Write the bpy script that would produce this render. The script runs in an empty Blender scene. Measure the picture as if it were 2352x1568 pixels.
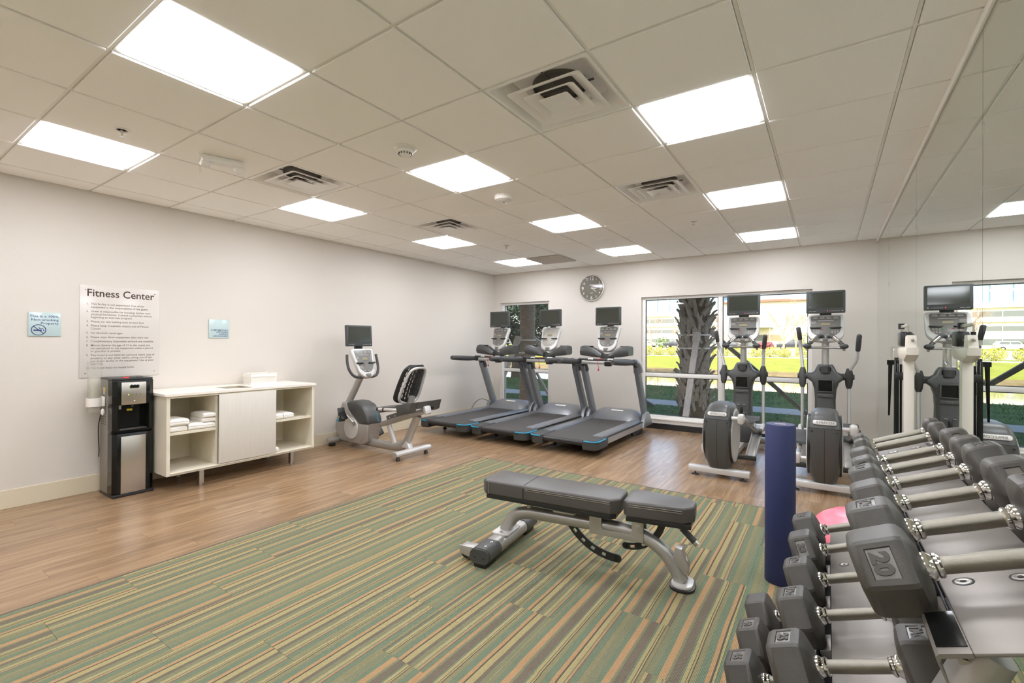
import bpy, bmesh, math, random
from mathutils import Vector, Matrix, Euler
RND = random.Random(11)
S = bpy.context.scene
COL = S.collection
PI = math.pi
# ------------------------------------------------------------------ camera
YAW, PITCH, ROLL, FPX, CAMH = .59263, .00259, -.00508, 1075.8, 1.3575


def cam_ray(a, b):
    r = a*math.cos(ROLL)+b*math.sin(ROLL)
    u = -a*math.sin(ROLL)+b*math.cos(ROLL)
    d = math.cos(PITCH)-u*math.sin(PITCH)
    z = math.sin(PITCH)+u*math.cos(PITCH)
    return Vector((r*math.cos(YAW)-d*math.sin(YAW), r*math.sin(YAW)+d*math.cos(YAW), z))


fw = cam_ray(0, 0).normalized()
rt = (cam_ray(1, 0)-cam_ray(0, 0)).normalized()
up = rt.cross(fw).normalized()
cd = bpy.data.cameras.new('camera')
cam = bpy.data.objects.new('camera', cd)
COL.objects.link(cam)
M4 = Matrix((rt, up, -fw)).transposed().to_4x4()
M4.translation = Vector((0, 0, CAMH))
cam.matrix_world = M4
cd.sensor_width = 36
cd.lens = 36*FPX/2352
cd.clip_start = .05
cd.clip_end = 600
S.camera = cam
# ------------------------------------------------------------------ world, sun, exposure
W = bpy.data.worlds.new('sky')
S.world = W
W.use_nodes = True
nt = W.node_tree
bg = nt.nodes['Background']
sky = nt.nodes.new('ShaderNodeTexSky')
sky.sky_type = 'NISHITA'
sky.sun_disc = False
sky.sun_elevation = math.radians(36)
sky.sun_rotation = math.radians(165)
sky.air_density = 1.0
sky.dust_density = 2.2
sky.ozone_density = 1.0
nt.links.new(sky.outputs[0], bg.inputs[0])
bg.inputs[1].default_value = .36
sl = bpy.data.lights.new('sun', 'SUN')
sl.energy = 9.5
sl.angle = .009
sl.color = (1, .93, .80)
sun = bpy.data.objects.new('sun', sl)
COL.objects.link(sun)
sun.rotation_euler = Vector((.38, .80, -.62)).to_track_quat('-Z', 'Y').to_euler()
LAMP = 19.5              # strength of the ceiling panels
S.view_settings.view_transform = 'Standard'
S.view_settings.look = 'None'
S.view_settings.gamma = 1
S.view_settings.use_curve_mapping = False
S.view_settings.exposure = 0.32
S.cycles.use_denoising = True
S.cycles.max_bounces = 12
S.cycles.diffuse_bounces = 8
S.cycles.glossy_bounces = 5
S.cycles.transparent_max_bounces = 48
S.cycles.sample_clamp_indirect = 8
S.cycles.caustics_reflective = True
S.cycles.blur_glossy = .6
S.cycles.caustics_refractive = False

# ------------------------------------------------------------------ materials


def lin(c):
    return tuple(((v/255)/12.92 if v/255 <= .04045 else ((v/255+.055)/1.055)**2.4) for v in c)+(1,)


def mat(name, c, rough=.5, metal=0, spec=.5, bump=0, bscale=80, var=0, vscale=6, coat=0, stretch=None, emit=None, es=0):
    m = bpy.data.materials.new(name)
    m.use_nodes = True
    n = m.node_tree.nodes
    l = m.node_tree.links
    b = n['Principled BSDF']
    b.inputs['Base Color'].default_value = lin(c)
    b.inputs['Roughness'].default_value = rough
    b.inputs['Metallic'].default_value = metal
    b.inputs['Specular IOR Level'].default_value = spec
    b.inputs['Coat Weight'].default_value = coat
    if emit:
        b.inputs['Emission Color'].default_value = lin(emit)
        b.inputs['Emission Strength'].default_value = es
    if bump or var:
        tc = n.new('ShaderNodeTexCoord')
        mp = n.new('ShaderNodeMapping')
        if stretch:
            mp.inputs['Scale'].default_value = stretch
        l.new(tc.outputs['Object'], mp.inputs['Vector'])
    if bump:
        t = n.new('ShaderNodeTexNoise')
        t.inputs['Scale'].default_value = bscale
        t.inputs['Detail'].default_value = 3
        l.new(mp.outputs[0], t.inputs['Vector'])
        bn = n.new('ShaderNodeBump')
        bn.inputs['Strength'].default_value = bump
        bn.inputs['Distance'].default_value = .004
        l.new(t.outputs['Fac'], bn.inputs['Height'])
        l.new(bn.outputs[0], b.inputs['Normal'])
    if var:
        t = n.new('ShaderNodeTexNoise')
        t.inputs['Scale'].default_value = vscale
        t.inputs['Detail'].default_value = 5
        l.new(mp.outputs[0], t.inputs['Vector'])
        r = n.new('ShaderNodeMapRange')
        r.inputs[1].default_value = .3
        r.inputs[2].default_value = .7
        r.inputs[3].default_value = 1-var
        r.inputs[4].default_value = 1+var
        l.new(t.outputs['Fac'], r.inputs[0])
        mx = n.new('ShaderNodeMix')
        mx.data_type = 'RGBA'
        mx.blend_type = 'MULTIPLY'
        mx.inputs[0].default_value = 1
        mx.inputs[6].default_value = lin(c)
        l.new(r.outputs[0], mx.inputs[7])
        l.new(mx.outputs[2], b.inputs['Base Color'])
    return m


def wall_mat():
    m = mat('wallpaper', (212, 205, 195), .62, spec=.35)
    n = m.node_tree.nodes
    l = m.node_tree.links
    b = n['Principled BSDF']
    tc = n.new('ShaderNodeTexCoord')
    v = n.new('ShaderNodeTexVoronoi')
    v.feature = 'DISTANCE_TO_EDGE'
    v.inputs['Scale'].default_value = 55
    l.new(tc.outputs['Object'], v.inputs['Vector'])
    t = n.new('ShaderNodeTexNoise')
    t.inputs['Scale'].default_value = 160
    l.new(tc.outputs['Object'], t.inputs['Vector'])
    a = n.new('ShaderNodeMath')
    a.operation = 'ADD'
    l.new(v.outputs[0], a.inputs[0])
    l.new(t.outputs['Fac'], a.inputs[1])
    bn = n.new('ShaderNodeBump')
    bn.inputs['Strength'].default_value = .16
    bn.inputs['Distance'].default_value = .003
    l.new(a.outputs[0], bn.inputs['Height'])
    l.new(bn.outputs[0], b.inputs['Normal'])
    return m


def wood_mat():
    m = mat('oak_plank', (172, 138, 106), .25, spec=.6)
    n = m.node_tree.nodes
    l = m.node_tree.links
    b = n['Principled BSDF']
    tc = n.new('ShaderNodeTexCoord')
    oi = n.new('ShaderNodeObjectInfo')
    ad = n.new('ShaderNodeVectorMath')
    ad.operation = 'MULTIPLY_ADD'
    sc = n.new('ShaderNodeCombineXYZ')
    ml = n.new('ShaderNodeMath')
    ml.operation = 'MULTIPLY'
    ml.inputs[1].default_value = 37
    l.new(oi.outputs['Random'], ml.inputs[0])
    for i in range(3):
        l.new(ml.outputs[0], sc.inputs[i])
    ad.inputs[1].default_value = (1, 1, 1)
    l.new(tc.outputs['Object'], ad.inputs[0])
    l.new(sc.outputs[0], ad.inputs[2])
    mp = n.new('ShaderNodeMapping')
    mp.inputs['Scale'].default_value = (16, 1.3, 1)
    l.new(ad.outputs[0], mp.inputs['Vector'])
    t = n.new('ShaderNodeTexNoise')
    t.inputs['Scale'].default_value = 1.2
    t.inputs['Detail'].default_value = 7
    t.inputs['Roughness'].default_value = .62
    t.inputs['Distortion'].default_value = .5
    l.new(mp.outputs[0], t.inputs['Vector'])
    r = n.new('ShaderNodeValToRGB')
    e = r.color_ramp.elements
    e[0].position, e[0].color = .28, lin((120, 94, 70))
    e[1].position, e[1].color = .74, lin((174, 145, 113))
    q = e.new(.5)
    q.color = lin((150, 121, 91))
    l.new(t.outputs['Fac'], r.inputs[0])
    mr = n.new('ShaderNodeMapRange')
    mr.inputs[3].default_value = .90
    mr.inputs[4].default_value = 1.08
    l.new(oi.outputs['Random'], mr.inputs[0])
    mx = n.new('ShaderNodeMix')
    mx.data_type = 'RGBA'
    mx.blend_type = 'MULTIPLY'
    mx.inputs[0].default_value = 1
    l.new(r.outputs[0], mx.inputs[6])
    l.new(mr.outputs[0], mx.inputs[7])
    l.new(mx.outputs[2], b.inputs['Base Color'])
    bn = n.new('ShaderNodeBump')
    bn.inputs['Strength'].default_value = .12
    bn.inputs['Distance'].default_value = .002
    l.new(t.outputs['Fac'], bn.inputs['Height'])
    l.new(bn.outputs[0], b.inputs['Normal'])
    return m


def carpet_mat():
    m = mat('carpet_pile', (140, 140, 112), .95, spec=.1)
    n = m.node_tree.nodes
    l = m.node_tree.links
    b = n['Principled BSDF']
    tc = n.new('ShaderNodeTexCoord')
    oi = n.new('ShaderNodeObjectInfo')
    sx = n.new('ShaderNodeSeparateXYZ')
    l.new(tc.outputs['Object'], sx.inputs[0])
    # slow wander of the stripes along the plank
    wn = n.new('ShaderNodeTexNoise')
    wn.noise_dimensions = '1D'
    wn.inputs['Scale'].default_value = 1.5
    ya = n.new('ShaderNodeMath')
    ya.operation = 'MULTIPLY_ADD'
    ya.inputs[1].default_value = 50
    l.new(oi.outputs['Random'], ya.inputs[0])
    l.new(sx.outputs[1], ya.inputs[2])
    l.new(ya.outputs[0], wn.inputs['W'])
    ws = n.new('ShaderNodeMath')
    ws.operation = 'MULTIPLY_ADD'
    ws.inputs[1].default_value = .010
    l.new(wn.outputs['Fac'], ws.inputs[0])
    l.new(sx.outputs[0], ws.inputs[2])
    of = n.new('ShaderNodeMath')
    of.operation = 'MULTIPLY_ADD'
    of.inputs[1].default_value = 7.3
    l.new(oi.outputs['Random'], of.inputs[0])
    l.new(ws.outputs[0], of.inputs[2])
    dv = n.new('ShaderNodeMath')
    dv.operation = 'DIVIDE'
    dv.inputs[1].default_value = .40
    l.new(of.outputs[0], dv.inputs[0])
    fr = n.new('ShaderNodeMath')
    fr.operation = 'FRACT'
    l.new(dv.outputs[0], fr.inputs[0])
    r = n.new('ShaderNodeValToRGB')
    r.color_ramp.interpolation = 'CONSTANT'
    sage, green, taupe, cream, peach, dark, olive = (123, 123, 97), (110, 121, 99), (112, 103, 88), (160, 148, 107), (168, 136, 100), (92, 86, 74), (133, 127, 96)
    seq = [(sage, 4.5), (green, 3), (peach, 3.6), (sage, 1.6), (taupe, 5), (green, 1), (cream, 1.8), (dark, .5), (cream, .8), (dark, .6), (olive, 2.6), (green, 4.2),
           (peach, 2.2), (dark, 1.1), (cream, 3.6), (taupe, 2.6), (sage, 3.2), (cream, 2.0), (green, .8), (peach, 1.2), (taupe, .9), (green, 3.6), (olive, 3)]
    tot = sum(w for _, w in seq)
    e = r.color_ramp.elements
    p = 0
    for i, (c, w) in enumerate(seq):
        q = e[0] if i == 0 else (e[1] if i == 1 else e.new(p/tot))
        q.position = p/tot
        q.color = lin(c)
        p += w
    l.new(fr.outputs[0], r.inputs[0])
    # pile speckle and rib
    nz = n.new('ShaderNodeTexNoise')
    nz.inputs['Scale'].default_value = 150
    nz.inputs['Detail'].default_value = 2
    l.new(tc.outputs['Object'], nz.inputs['Vector'])
    wv = n.new('ShaderNodeTexWave')
    wv.bands_direction = 'X'
    wv.inputs['Scale'].default_value = 55
    wv.inputs['Distortion'].default_value = 1.2
    l.new(tc.outputs['Object'], wv.inputs['Vector'])
    ad = n.new('ShaderNodeMath')
    ad.operation = 'ADD'
    l.new(nz.outputs['Fac'], ad.inputs[0])
    l.new(wv.outputs['Fac'], ad.inputs[1])
    mr = n.new('ShaderNodeMapRange')
    mr.inputs[1].default_value = .3
    mr.inputs[2].default_value = 1.7
    mr.inputs[3].default_value = .68
    mr.inputs[4].default_value = 1.28
    l.new(ad.outputs[0], mr.inputs[0])
    mx = n.new('ShaderNodeMix')
    mx.data_type = 'RGBA'
    mx.blend_type = 'MULTIPLY'
    mx.inputs[0].default_value = 1
    l.new(r.outputs[0], mx.inputs[6])
    l.new(mr.outputs[0], mx.inputs[7])
    l.new(mx.outputs[2], b.inputs['Base Color'])
    bn = n.new('ShaderNodeBump')
    bn.inputs['Strength'].default_value = .5
    bn.inputs['Distance'].default_value = .003
    l.new(ad.outputs[0], bn.inputs['Height'])
    l.new(bn.outputs[0], b.inputs['Normal'])
    return m


def glass_mat(name, tint=(255, 255, 255), refl=.9, milk=0):
    m = bpy.data.materials.new(name)
    m.use_nodes = True
    n = m.node_tree.nodes
    l = m.node_tree.links
    n.remove(n['Principled BSDF'])
    o = n['Material Output']
    t = n.new('ShaderNodeBsdfTransparent')
    t.inputs[0].default_value = lin(tint)
    g = n.new('ShaderNodeBsdfGlossy')
    g.inputs['Roughness'].default_value = .02
    f = n.new('ShaderNodeLayerWeight')
    p = n.new('ShaderNodeMath')
    p.operation = 'POWER'
    p.inputs[1].default_value = 4.5
    l.new(f.outputs['Facing'], p.inputs[0])
    k = n.new('ShaderNodeMath')
    k.operation = 'MULTIPLY_ADD'
    k.inputs[1].default_value = .85*refl
    k.inputs[2].default_value = .042*refl
    l.new(p.outputs[0], k.inputs[0])
    if milk:
        df = n.new('ShaderNodeBsdfDiffuse')
        df.inputs[0].default_value = lin((245, 243, 238))
        m2 = n.new('ShaderNodeMixShader')
        m2.inputs[0].default_value = milk
        l.new(t.outputs[0], m2.inputs[1])
        l.new(df.outputs[0], m2.inputs[2])
        t = m2
    x = n.new('ShaderNodeMixShader')
    l.new(k.outputs[0], x.inputs[0])
    l.new(t.outputs[0], x.inputs[1])
    l.new(g.outputs[0], x.inputs[2])
    l.new(x.outputs[0], o.inputs[0])
    return m


def knurl_mat():
    m = mat('knurled_steel', (150, 145, 133), .36, 1)
    n = m.node_tree.nodes
    l = m.node_tree.links
    tc = n.new('ShaderNodeTexCoord')
    out = []
    for s in (1, -1):
        mp = n.new('ShaderNodeMapping')
        mp.inputs['Rotation'].default_value = (0, 0, s*.7)
        l.new(tc.outputs['Object'], mp.inputs['Vector'])
        w = n.new('ShaderNodeTexWave')
        w.inputs['Scale'].default_value = 380
        l.new(mp.outputs[0], w.inputs['Vector'])
        out.append(w)
    a = n.new('ShaderNodeMath')
    a.operation = 'MULTIPLY'
    l.new(out[0].outputs['Fac'], a.inputs[0])
    l.new(out[1].outputs['Fac'], a.inputs[1])
    bn = n.new('ShaderNodeBump')
    bn.inputs['Strength'].default_value = .35
    bn.inputs['Distance'].default_value = .001
    l.new(a.outputs[0], bn.inputs['Height'])
    l.new(bn.outputs[0], n['Principled BSDF'].inputs['Normal'])
    return m


M_WALL = wall_mat()
M_WOOD = wood_mat()
M_CARPET = carpet_mat()
M_TILE = mat('ceiling_board', (252, 250, 246), .85, spec=.2, bump=.08, bscale=300)
M_GRID = mat('grid_white', (240, 238, 232), .5)
M_WHITE = mat('white_enamel', (235, 231, 224), .35)
M_VENT = mat('vent_white', (246, 244, 242), .28)
M_BASE = mat('baseboard_paint', (214, 202, 176), .5)
M_FRAME = mat('window_vinyl', (236, 232, 226), .35)
M_PANEL = mat('diffuser', (255, 255, 255), .5, emit=(243, 246, 255), es=LAMP)
M_MIRROR = mat('silvered_glass', (226, 232, 226), .0, 1)
M_MEDGE = mat('mirror_edge', (40, 50, 46), .3)
M_GLASS = glass_mat('window_glass')
M_CGLASS = glass_mat('clock_glass', (255, 255, 255), .55)
M_CLEAR = glass_mat('clear_plastic', (253, 253, 252), .9, .05)
M_BLACK = mat('black_plastic', (34, 34, 34), .35)
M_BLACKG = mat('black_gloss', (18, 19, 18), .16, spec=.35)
M_CHAR = mat('charcoal_plastic', (72, 72, 70), .38, bump=.05, bscale=400)
M_CHARM = mat('charcoal_matte', (64, 64, 62), .55, bump=.08, bscale=500)
M_RUBBER = mat('grey_rubber', (70, 66, 60), .46, bump=.14, bscale=420, var=.08, vscale=20)
M_INSET = mat('inset_rubber', (116, 111, 104), .24)
M_GRIP = mat('grip_rubber', (66, 66, 65), .6)
M_SILVER = mat('silver_paint', (176, 173, 168), .34, .55, bump=.02, bscale=600)
M_SILVERL = mat('light_silver', (205, 203, 199), .34, .25)
M_GUN = mat('gunmetal_paint', (136, 138, 141), .34, .5)
M_CHROME = mat('chrome', (222, 220, 216), .08, 1)
M_KNURL = knurl_mat()
M_STEEL = mat('brushed_steel', (196, 190, 182), .32, 1, bump=.04, bscale=300, stretch=(1, 1, 12))
M_SCREEN = mat('screen_glass', (56, 60, 52), .09, spec=.6)
M_BEZEL = mat('bezel_plastic', (66, 70, 70), .4)
M_FACE = mat('overlay_grey', (112, 110, 105), .28)
M_FACEL = mat('overlay_pale', (176, 172, 163), .28)
M_LCD = mat('lcd_window', (150, 142, 116), .25)
M_KEY = mat('key_grey', (168, 166, 160), .5)
M_RED = mat('red_plastic', (196, 38, 40), .4)
M_GREEN = mat('green_key', (70, 150, 100), .4)
M_LED = mat('red_led', (255, 50, 60), .4, emit=(255, 40, 50), es=3)
M_LEDG = mat('green_led', (190, 220, 40), .4, emit=(200, 240, 30), es=2)
M_CYAN = mat('cyan_trim', (40, 150, 190), .4)
M_BELT = mat('tread_belt', (74, 70, 68), .75, bump=.15, bscale=700)
M_LAM = mat('pale_laminate', (222, 215, 196), .45, bump=.05, bscale=60, var=.03, vscale=14, stretch=(1, 14, .6))
M_TOP = mat('solid_surface', (240, 234, 222), .28)
M_TOWEL = mat('terry_towel', (244, 241, 234), .95, bump=.5, bscale=260)
M_VINYL = mat('bench_vinyl', (80, 76, 73), .38, bump=.08, bscale=350)
M_STITCH = mat('stitching', (150, 142, 130), .7)
M_FOAM = mat('blue_foam', (38, 46, 90), .6, bump=.3, bscale=160)
M_PINK = mat('pink_rubber', (250, 132, 150), .32)
M_DKEDGE = mat('transition_strip', (96, 84, 76), .5)
M_SEAM = mat('plank_joint', (112, 88, 66), .7)
M_TRAY = mat('rack_plate', (128, 121, 114), .42, .45, bump=.03, bscale=300, stretch=(1, 1, 1))
M_SIGN = mat('sign_acrylic', (210, 204, 197), .2)
M_SIGNB = mat('sign_aqua', (186, 206, 206), .15)
M_INKB = mat('ink_brown', (66, 44, 36), .6)
M_INKG = mat('ink_grey', (120, 108, 98), .6)
M_INKN = mat('ink_navy', (44, 42, 110), .6)
M_INKR = mat('ink_red', (190, 50, 40), .6)
M_INKW = mat('ink_white', (232, 228, 216), .5)
M_CLOCK = mat('clock_face', (108, 102, 88), .4)
M_YEL = mat('yellow_sticker', (232, 206, 40), .5)
M_RETURN = mat('return_grille', (190, 180, 168), .7, bump=.5, bscale=160)

# ------------------------------------------------------------------ mesh building


class B:
    """collects geometry, then becomes one mesh object"""

    def __init__(s):
        s.v, s.f = [], []

    def add(s, vs, fs, m=None):
        o = len(s.v)
        s.v += [tuple(m @ Vector(p)) if m is not None else tuple(p) for p in vs]
        s.f += [tuple(i+o for i in f) for f in fs]
        return s

    def addbm(s, bm, m=None):
        bm.verts.index_update()
        s.add([v.co.copy() for v in bm.verts], [[v.index for v in f.verts] for f in bm.faces], m)
        bm.free()
        return s

    def box(s, c, d, r=0, rot=None, seg=2):
        m = Matrix.Translation(c)
        if rot is not None:
            m = m @ (Euler(rot).to_matrix().to_4x4())
        x, y, z = (q/2 for q in d)
        if r <= 0:
            vs = [(a*x, b*y, e*z) for a in (-1, 1) for b in (-1, 1) for e in (-1, 1)]
            fs = [(0, 1, 3, 2), (4, 6, 7, 5), (0, 4, 5, 1), (2, 3, 7, 6), (0, 2, 6, 4), (1, 5, 7, 3)]
            return s.add(vs, fs, m)
        bm = bmesh.new()
        bmesh.ops.create_cube(bm, size=1)
        for v in bm.verts:
            v.co = Vector((v.co.x*d[0], v.co.y*d[1], v.co.z*d[2]))
        bmesh.ops.bevel(bm, geom=list(bm.edges), offset=min(r, min(d)*.49), segments=seg, profile=.5, affect='EDGES')
        return s.addbm(bm, m)

    def cyl(s, p0, p1, r0, r1=None, n=16):
        return s.tube([p0, p1], [r0, r0 if r1 is None else r1], n)

    def tube(s, pts, r, n=10, prof=None, upv=None, caps=True):
        P = [Vector(p) for p in pts]
        R = r if isinstance(r, (list, tuple)) else [r]*len(P)
        if prof is None:
            prof = [(math.cos(2*PI*k/n), math.sin(2*PI*k/n)) for k in range(n)]
        n = len(prof)
        T = []
        for i in range(len(P)):
            a = P[i]-P[i-1] if i else P[1]-P[0]
            b = P[i+1]-P[i] if i < len(P)-1 else P[-1]-P[-2]
            t = a.normalized()+b.normalized()
            T.append(t.normalized() if t.length > 1e-6 else a.normalized())
        u = Vector(upv) if upv else (Vector((0, 0, 1)) if abs(T[0].z) < .9 else Vector((0, 1, 0)))
        vs = []
        for i, p in enumerate(P):
            u = (u-T[i]*u.dot(T[i])).normalized()
            w = T[i].cross(u)
            k = 1.0
            if 0 < i < len(P)-1:
                c = max(.5, (P[i+1]-P[i]).normalized().dot(T[i]))
                k = 1/c if c > .8 else 1.1
            for a, b in prof:
                vs.append(p+(w*a+u*b)*R[i])
        fs = []
        for i in range(len(P)-1):
            for k in range(n):
                fs.append((i*n+k, i*n+(k+1) % n, (i+1)*n+(k+1) % n, (i+1)*n+k))
        if caps:
            fs.append(tuple(range(n))[::-1])
            fs.append(tuple((len(P)-1)*n+k for k in range(n)))
        return s.add(vs, fs)

    def lathe(s, prof, n=24, m=None):
        vs, fs = [], []
        for r, z in prof:
            vs += [(r*math.cos(2*PI*k/n), r*math.sin(2*PI*k/n), z) for k in range(n)]
        for i in range(len(prof)-1):
            for k in range(n):
                fs.append((i*n+k, i*n+(k+1) % n, (i+1)*n+(k+1) % n, (i+1)*n+k))
        if prof[0] != prof[-1]:
            fs.append(tuple(range(n))[::-1])
            fs.append(tuple((len(prof)-1)*n+k for k in range(n)))
        return s.add(vs, fs, m)

    def loft(s, rings, caps=True, m=None):
        n = len(rings[0])
        vs = [p for r in rings for p in r]
        fs = []
        for i in range(len(rings)-1):
            for k in range(n):
                fs.append((i*n+k, i*n+(k+1) % n, (i+1)*n+(k+1) % n, (i+1)*n+k))
        if caps:
            fs.append(tuple(range(n))[::-1])
            fs.append(tuple((len(rings)-1)*n+k for k in range(n)))
        return s.add(vs, fs, m)

    def prism(s, poly, t0, t1, plane='xy', r=0, m=None, seg=2):
        mp = {'xy': lambda u, v, t: (u, v, t), 'xz': lambda u, v, t: (u, t, v), 'yz': lambda u, v, t: (t, u, v)}[plane]
        n = len(poly)
        bm = bmesh.new()
        a = [bm.verts.new(mp(u, v, t0)) for u, v in poly]
        b = [bm.verts.new(mp(u, v, t1)) for u, v in poly]
        e = []
        fa = bm.faces.new(a[::-1])
        fb = bm.faces.new(b)
        for k in range(n):
            bm.faces.new((a[k], a[(k+1) % n], b[(k+1) % n], b[k]))
        bmesh.ops.recalc_face_normals(bm, faces=list(bm.faces))
        if r:
            ed = list(set(list(fa.edges)+list(fb.edges)))
            bmesh.ops.bevel(bm, geom=ed, offset=r, segments=seg, profile=.5, affect='EDGES')
        return s.addbm(bm, m)

    def ball(s, c, r, sc=(1, 1, 1), n=16, h=10):
        pr = [(max(1e-4, r*math.sin(PI*k/h)), -r*math.cos(PI*k/h)) for k in range(h+1)]
        return s.lathe(pr, n, Matrix.Translation(c) @ Matrix.Diagonal((*sc, 1)))


def obj(name, b, m, parent=None, smooth=35, loc=None, rot=None, **props):
    me = bpy.data.meshes.new(name)
    me.from_pydata(b.v, [], b.f)
    me.validate()
    bm = bmesh.new()
    bm.from_mesh(me)
    bmesh.ops.recalc_face_normals(bm, faces=list(bm.faces))
    bm.to_mesh(me)
    bm.free()
    if smooth:
        me.polygons.foreach_set('use_smooth', [True]*len(me.polygons))
        me.set_sharp_from_angle(angle=math.radians(smooth))
    if m is not None:
        me.materials.append(m)
    return link(name, me, parent, loc, rot, **props)


def link(name, data, parent=None, loc=None, rot=None, **props):
    o = bpy.data.objects.new(name, data)
    COL.objects.link(o)
    o.parent = parent
    if loc is not None:
        o.location = loc
    if rot is not None:
        o.rotation_euler = rot
    for k, v in props.items():
        o[k] = v
    return o


def tag(o, label, cat, group=None):
    o['label'] = label
    o['category'] = cat
    if group:
        o['group'] = group
    return o


def thing(name, label, cat, loc=(0, 0, 0), rot=(0, 0, 0), group=None):
    return tag(link(name, None, None, loc, rot), label, cat, group)


def dup(o, parent=None):
    c = o.copy()
    COL.objects.link(c)
    if parent is not None:
        c.parent = parent
    for ch in list(o.children):
        dup(ch, c)
    return c


def clone(root, loc, label, rotz=None):
    c = dup(root)
    c.location = loc
    if rotz is not None:
        c.rotation_euler = (0, 0, rotz)
    c['label'] = label
    return c


def text(body, size, loc, rot, m, parent, ext=.0004, align='LEFT', name='lettering', bold=.006, sx=1, space=1, line=1):
    cu = bpy.data.curves.new(name, 'FONT')
    cu.body = body
    cu.size = size
    cu.extrude = ext
    cu.align_x = align
    cu.space_character = space
    cu.space_line = line
    cu.resolution_u = 3
    cu.offset = size*bold
    cu.materials.append(m)
    o = link(name, cu, parent, loc, rot)
    o.scale = (sx, 1, 1)
    return o


def rr(w, h, r, n=4, cx=0, cy=0):
    p = []
    for sx, sy, a0 in ((1, 1, 0), (-1, 1, 90), (-1, -1, 180), (1, -1, 270)):
        for k in range(n+1):
            a = math.radians(a0+90*k/n)
            p.append((cx+sx*(w/2-r)+r*math.cos(a), cy+sy*(h/2-r)+r*math.sin(a)))
    return p


def smooth(pts, k=6):
    P = [Vector(p) for p in pts]
    out = []
    for i in range(len(P)-1):
        p0 = P[max(i-1, 0)]
        p1, p2 = P[i], P[i+1]
        p3 = P[min(i+2, len(P)-1)]
        for j in range(k):
            t = j/k
            out.append(.5*((2*p1)+(p2-p0)*t+(2*p0-5*p1+4*p2-p3)*t*t+(3*p1-p0-3*p2+p3)*t**3))
    out.append(P[-1])
    return out


def struct(name, b, m, parent=None, smooth=0, **k):
    return obj(name, b, m, parent, smooth, kind='structure', **k)


# ------------------------------------------------------------------ room shell
WX, BY, MX, RY, H, TOPZ = -5.48, 7.49, .526, -2.6, 2.7012, 3.05
WRX = MX+.012
struct('wall_left', B().box((WX-.1, (RY+BY)/2, TOPZ/2), (.2, BY-RY+.6, TOPZ)), M_WALL)
struct('wall_right', B().box((WRX+.1, (RY+BY)/2, TOPZ/2), (.2, BY-RY+.6, TOPZ)), M_WALL)
struct('wall_rear', B().box(((WX+WRX)/2, RY-.1, TOPZ/2), (WRX-WX+.4, .2, TOPZ)), M_WALL)
W1 = (-5.318, -4.226, .15, 2.128)
W2 = (-2.512, -.168, .15, 2.104)
b = B()
yc, th = BY+.1, .2
xs = [WX-.2, W1[0], W1[1], W2[0], W2[1], WRX+.2]
for i in range(5):
    x0, x1 = xs[i], xs[i+1]
    if i in (1, 3):
        w = W1 if i == 1 else W2
        b.box(((x0+x1)/2, yc, w[2]/2-.1), (x1-x0, th, w[2]+.2))
        b.box(((x0+x1)/2, yc, (w[3]+TOPZ)/2), (x1-x0, th, TOPZ-w[3]))
    else:
        b.box(((x0+x1)/2, yc, TOPZ/2-.1), (x1-x0, th, TOPZ+.2))
struct('wall_back', b, M_WALL)
M_STOREYS = mat('unseen_hotel_wall', (150, 140, 128), .9)
struct('unseen_storeys', B().box((2, -3.4, TOPZ+5.2), (60, 22.2, 10.3)), M_STOREYS)  # unseen upper storeys, added and sized to shade the ground outside

# windows: frame bars, glass panes, sill
GY = 7.585


def window(name, w, mulls, mz):
    x0, x1, z0, z1 = w
    r = struct(name, B().box(((x0+x1)/2, GY, z0+.03), (x1-x0, .09, .06), .006), M_FRAME, smooth=35)
    bars = [((x0+x1)/2, z1-.022, x1-x0, .044), (x0+.026, (z0+z1)/2, .052, z1-z0), (x1-.026, (z0+z1)/2, .052, z1-z0)]
    bars += [(m, (z0+z1)/2, .062, z1-z0) for m in mulls]
    for n_, (cx, cz, dx, dz) in enumerate(bars):
        if n_:
            cz, dz = (z0+.058+z1-.042)/2, z1-z0-.10
        obj('frame_bar', B().box((cx, GY, cz), (dx-.002, .085 if n_ == 0 else .081, dz), .004), M_FRAME, r)
    ed = [x0+.052]+[q for m in mulls for q in (m-.031, m+.031)]+[x1-.052]
    for k in range(0, len(ed), 2):
        a, c = ed[k], ed[k+1]
        obj('muntin', B().box(((a+c)/2, GY, mz), (c-a, .075, .062), .005), M_FRAME, r)
        for za, zb in ((z0+.06, mz-.031), (mz+.031, z1-.044)):
            obj('pane', B().box(((a+c)/2, GY+.01, (za+zb)/2), (c-a, .006, zb-za)), M_GLASS, r, 0)
            g = B()
            g.box(((a+c)/2, GY-.012, za+.005), (c-a, .012, .01))
            g.box(((a+c)/2, GY-.012, zb-.005), (c-a, .012, .01))
            g.box((a+.005, GY-.012, (za+zb)/2), (.01, .012, zb-za))
            g.box((c-.005, GY-.012, (za+zb)/2), (.01, .012, zb-za))
            obj('gasket', g, M_BEZEL, r, 0)
    obj('sill', B().box(((x0+x1)/2, BY+.035, z0+.006), (x1-x0+.02, .09, .024), .006), M_FRAME, r)


window('window_1', W1, [], .83)
window('window_2', W2, [-1.328], .855)
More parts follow.
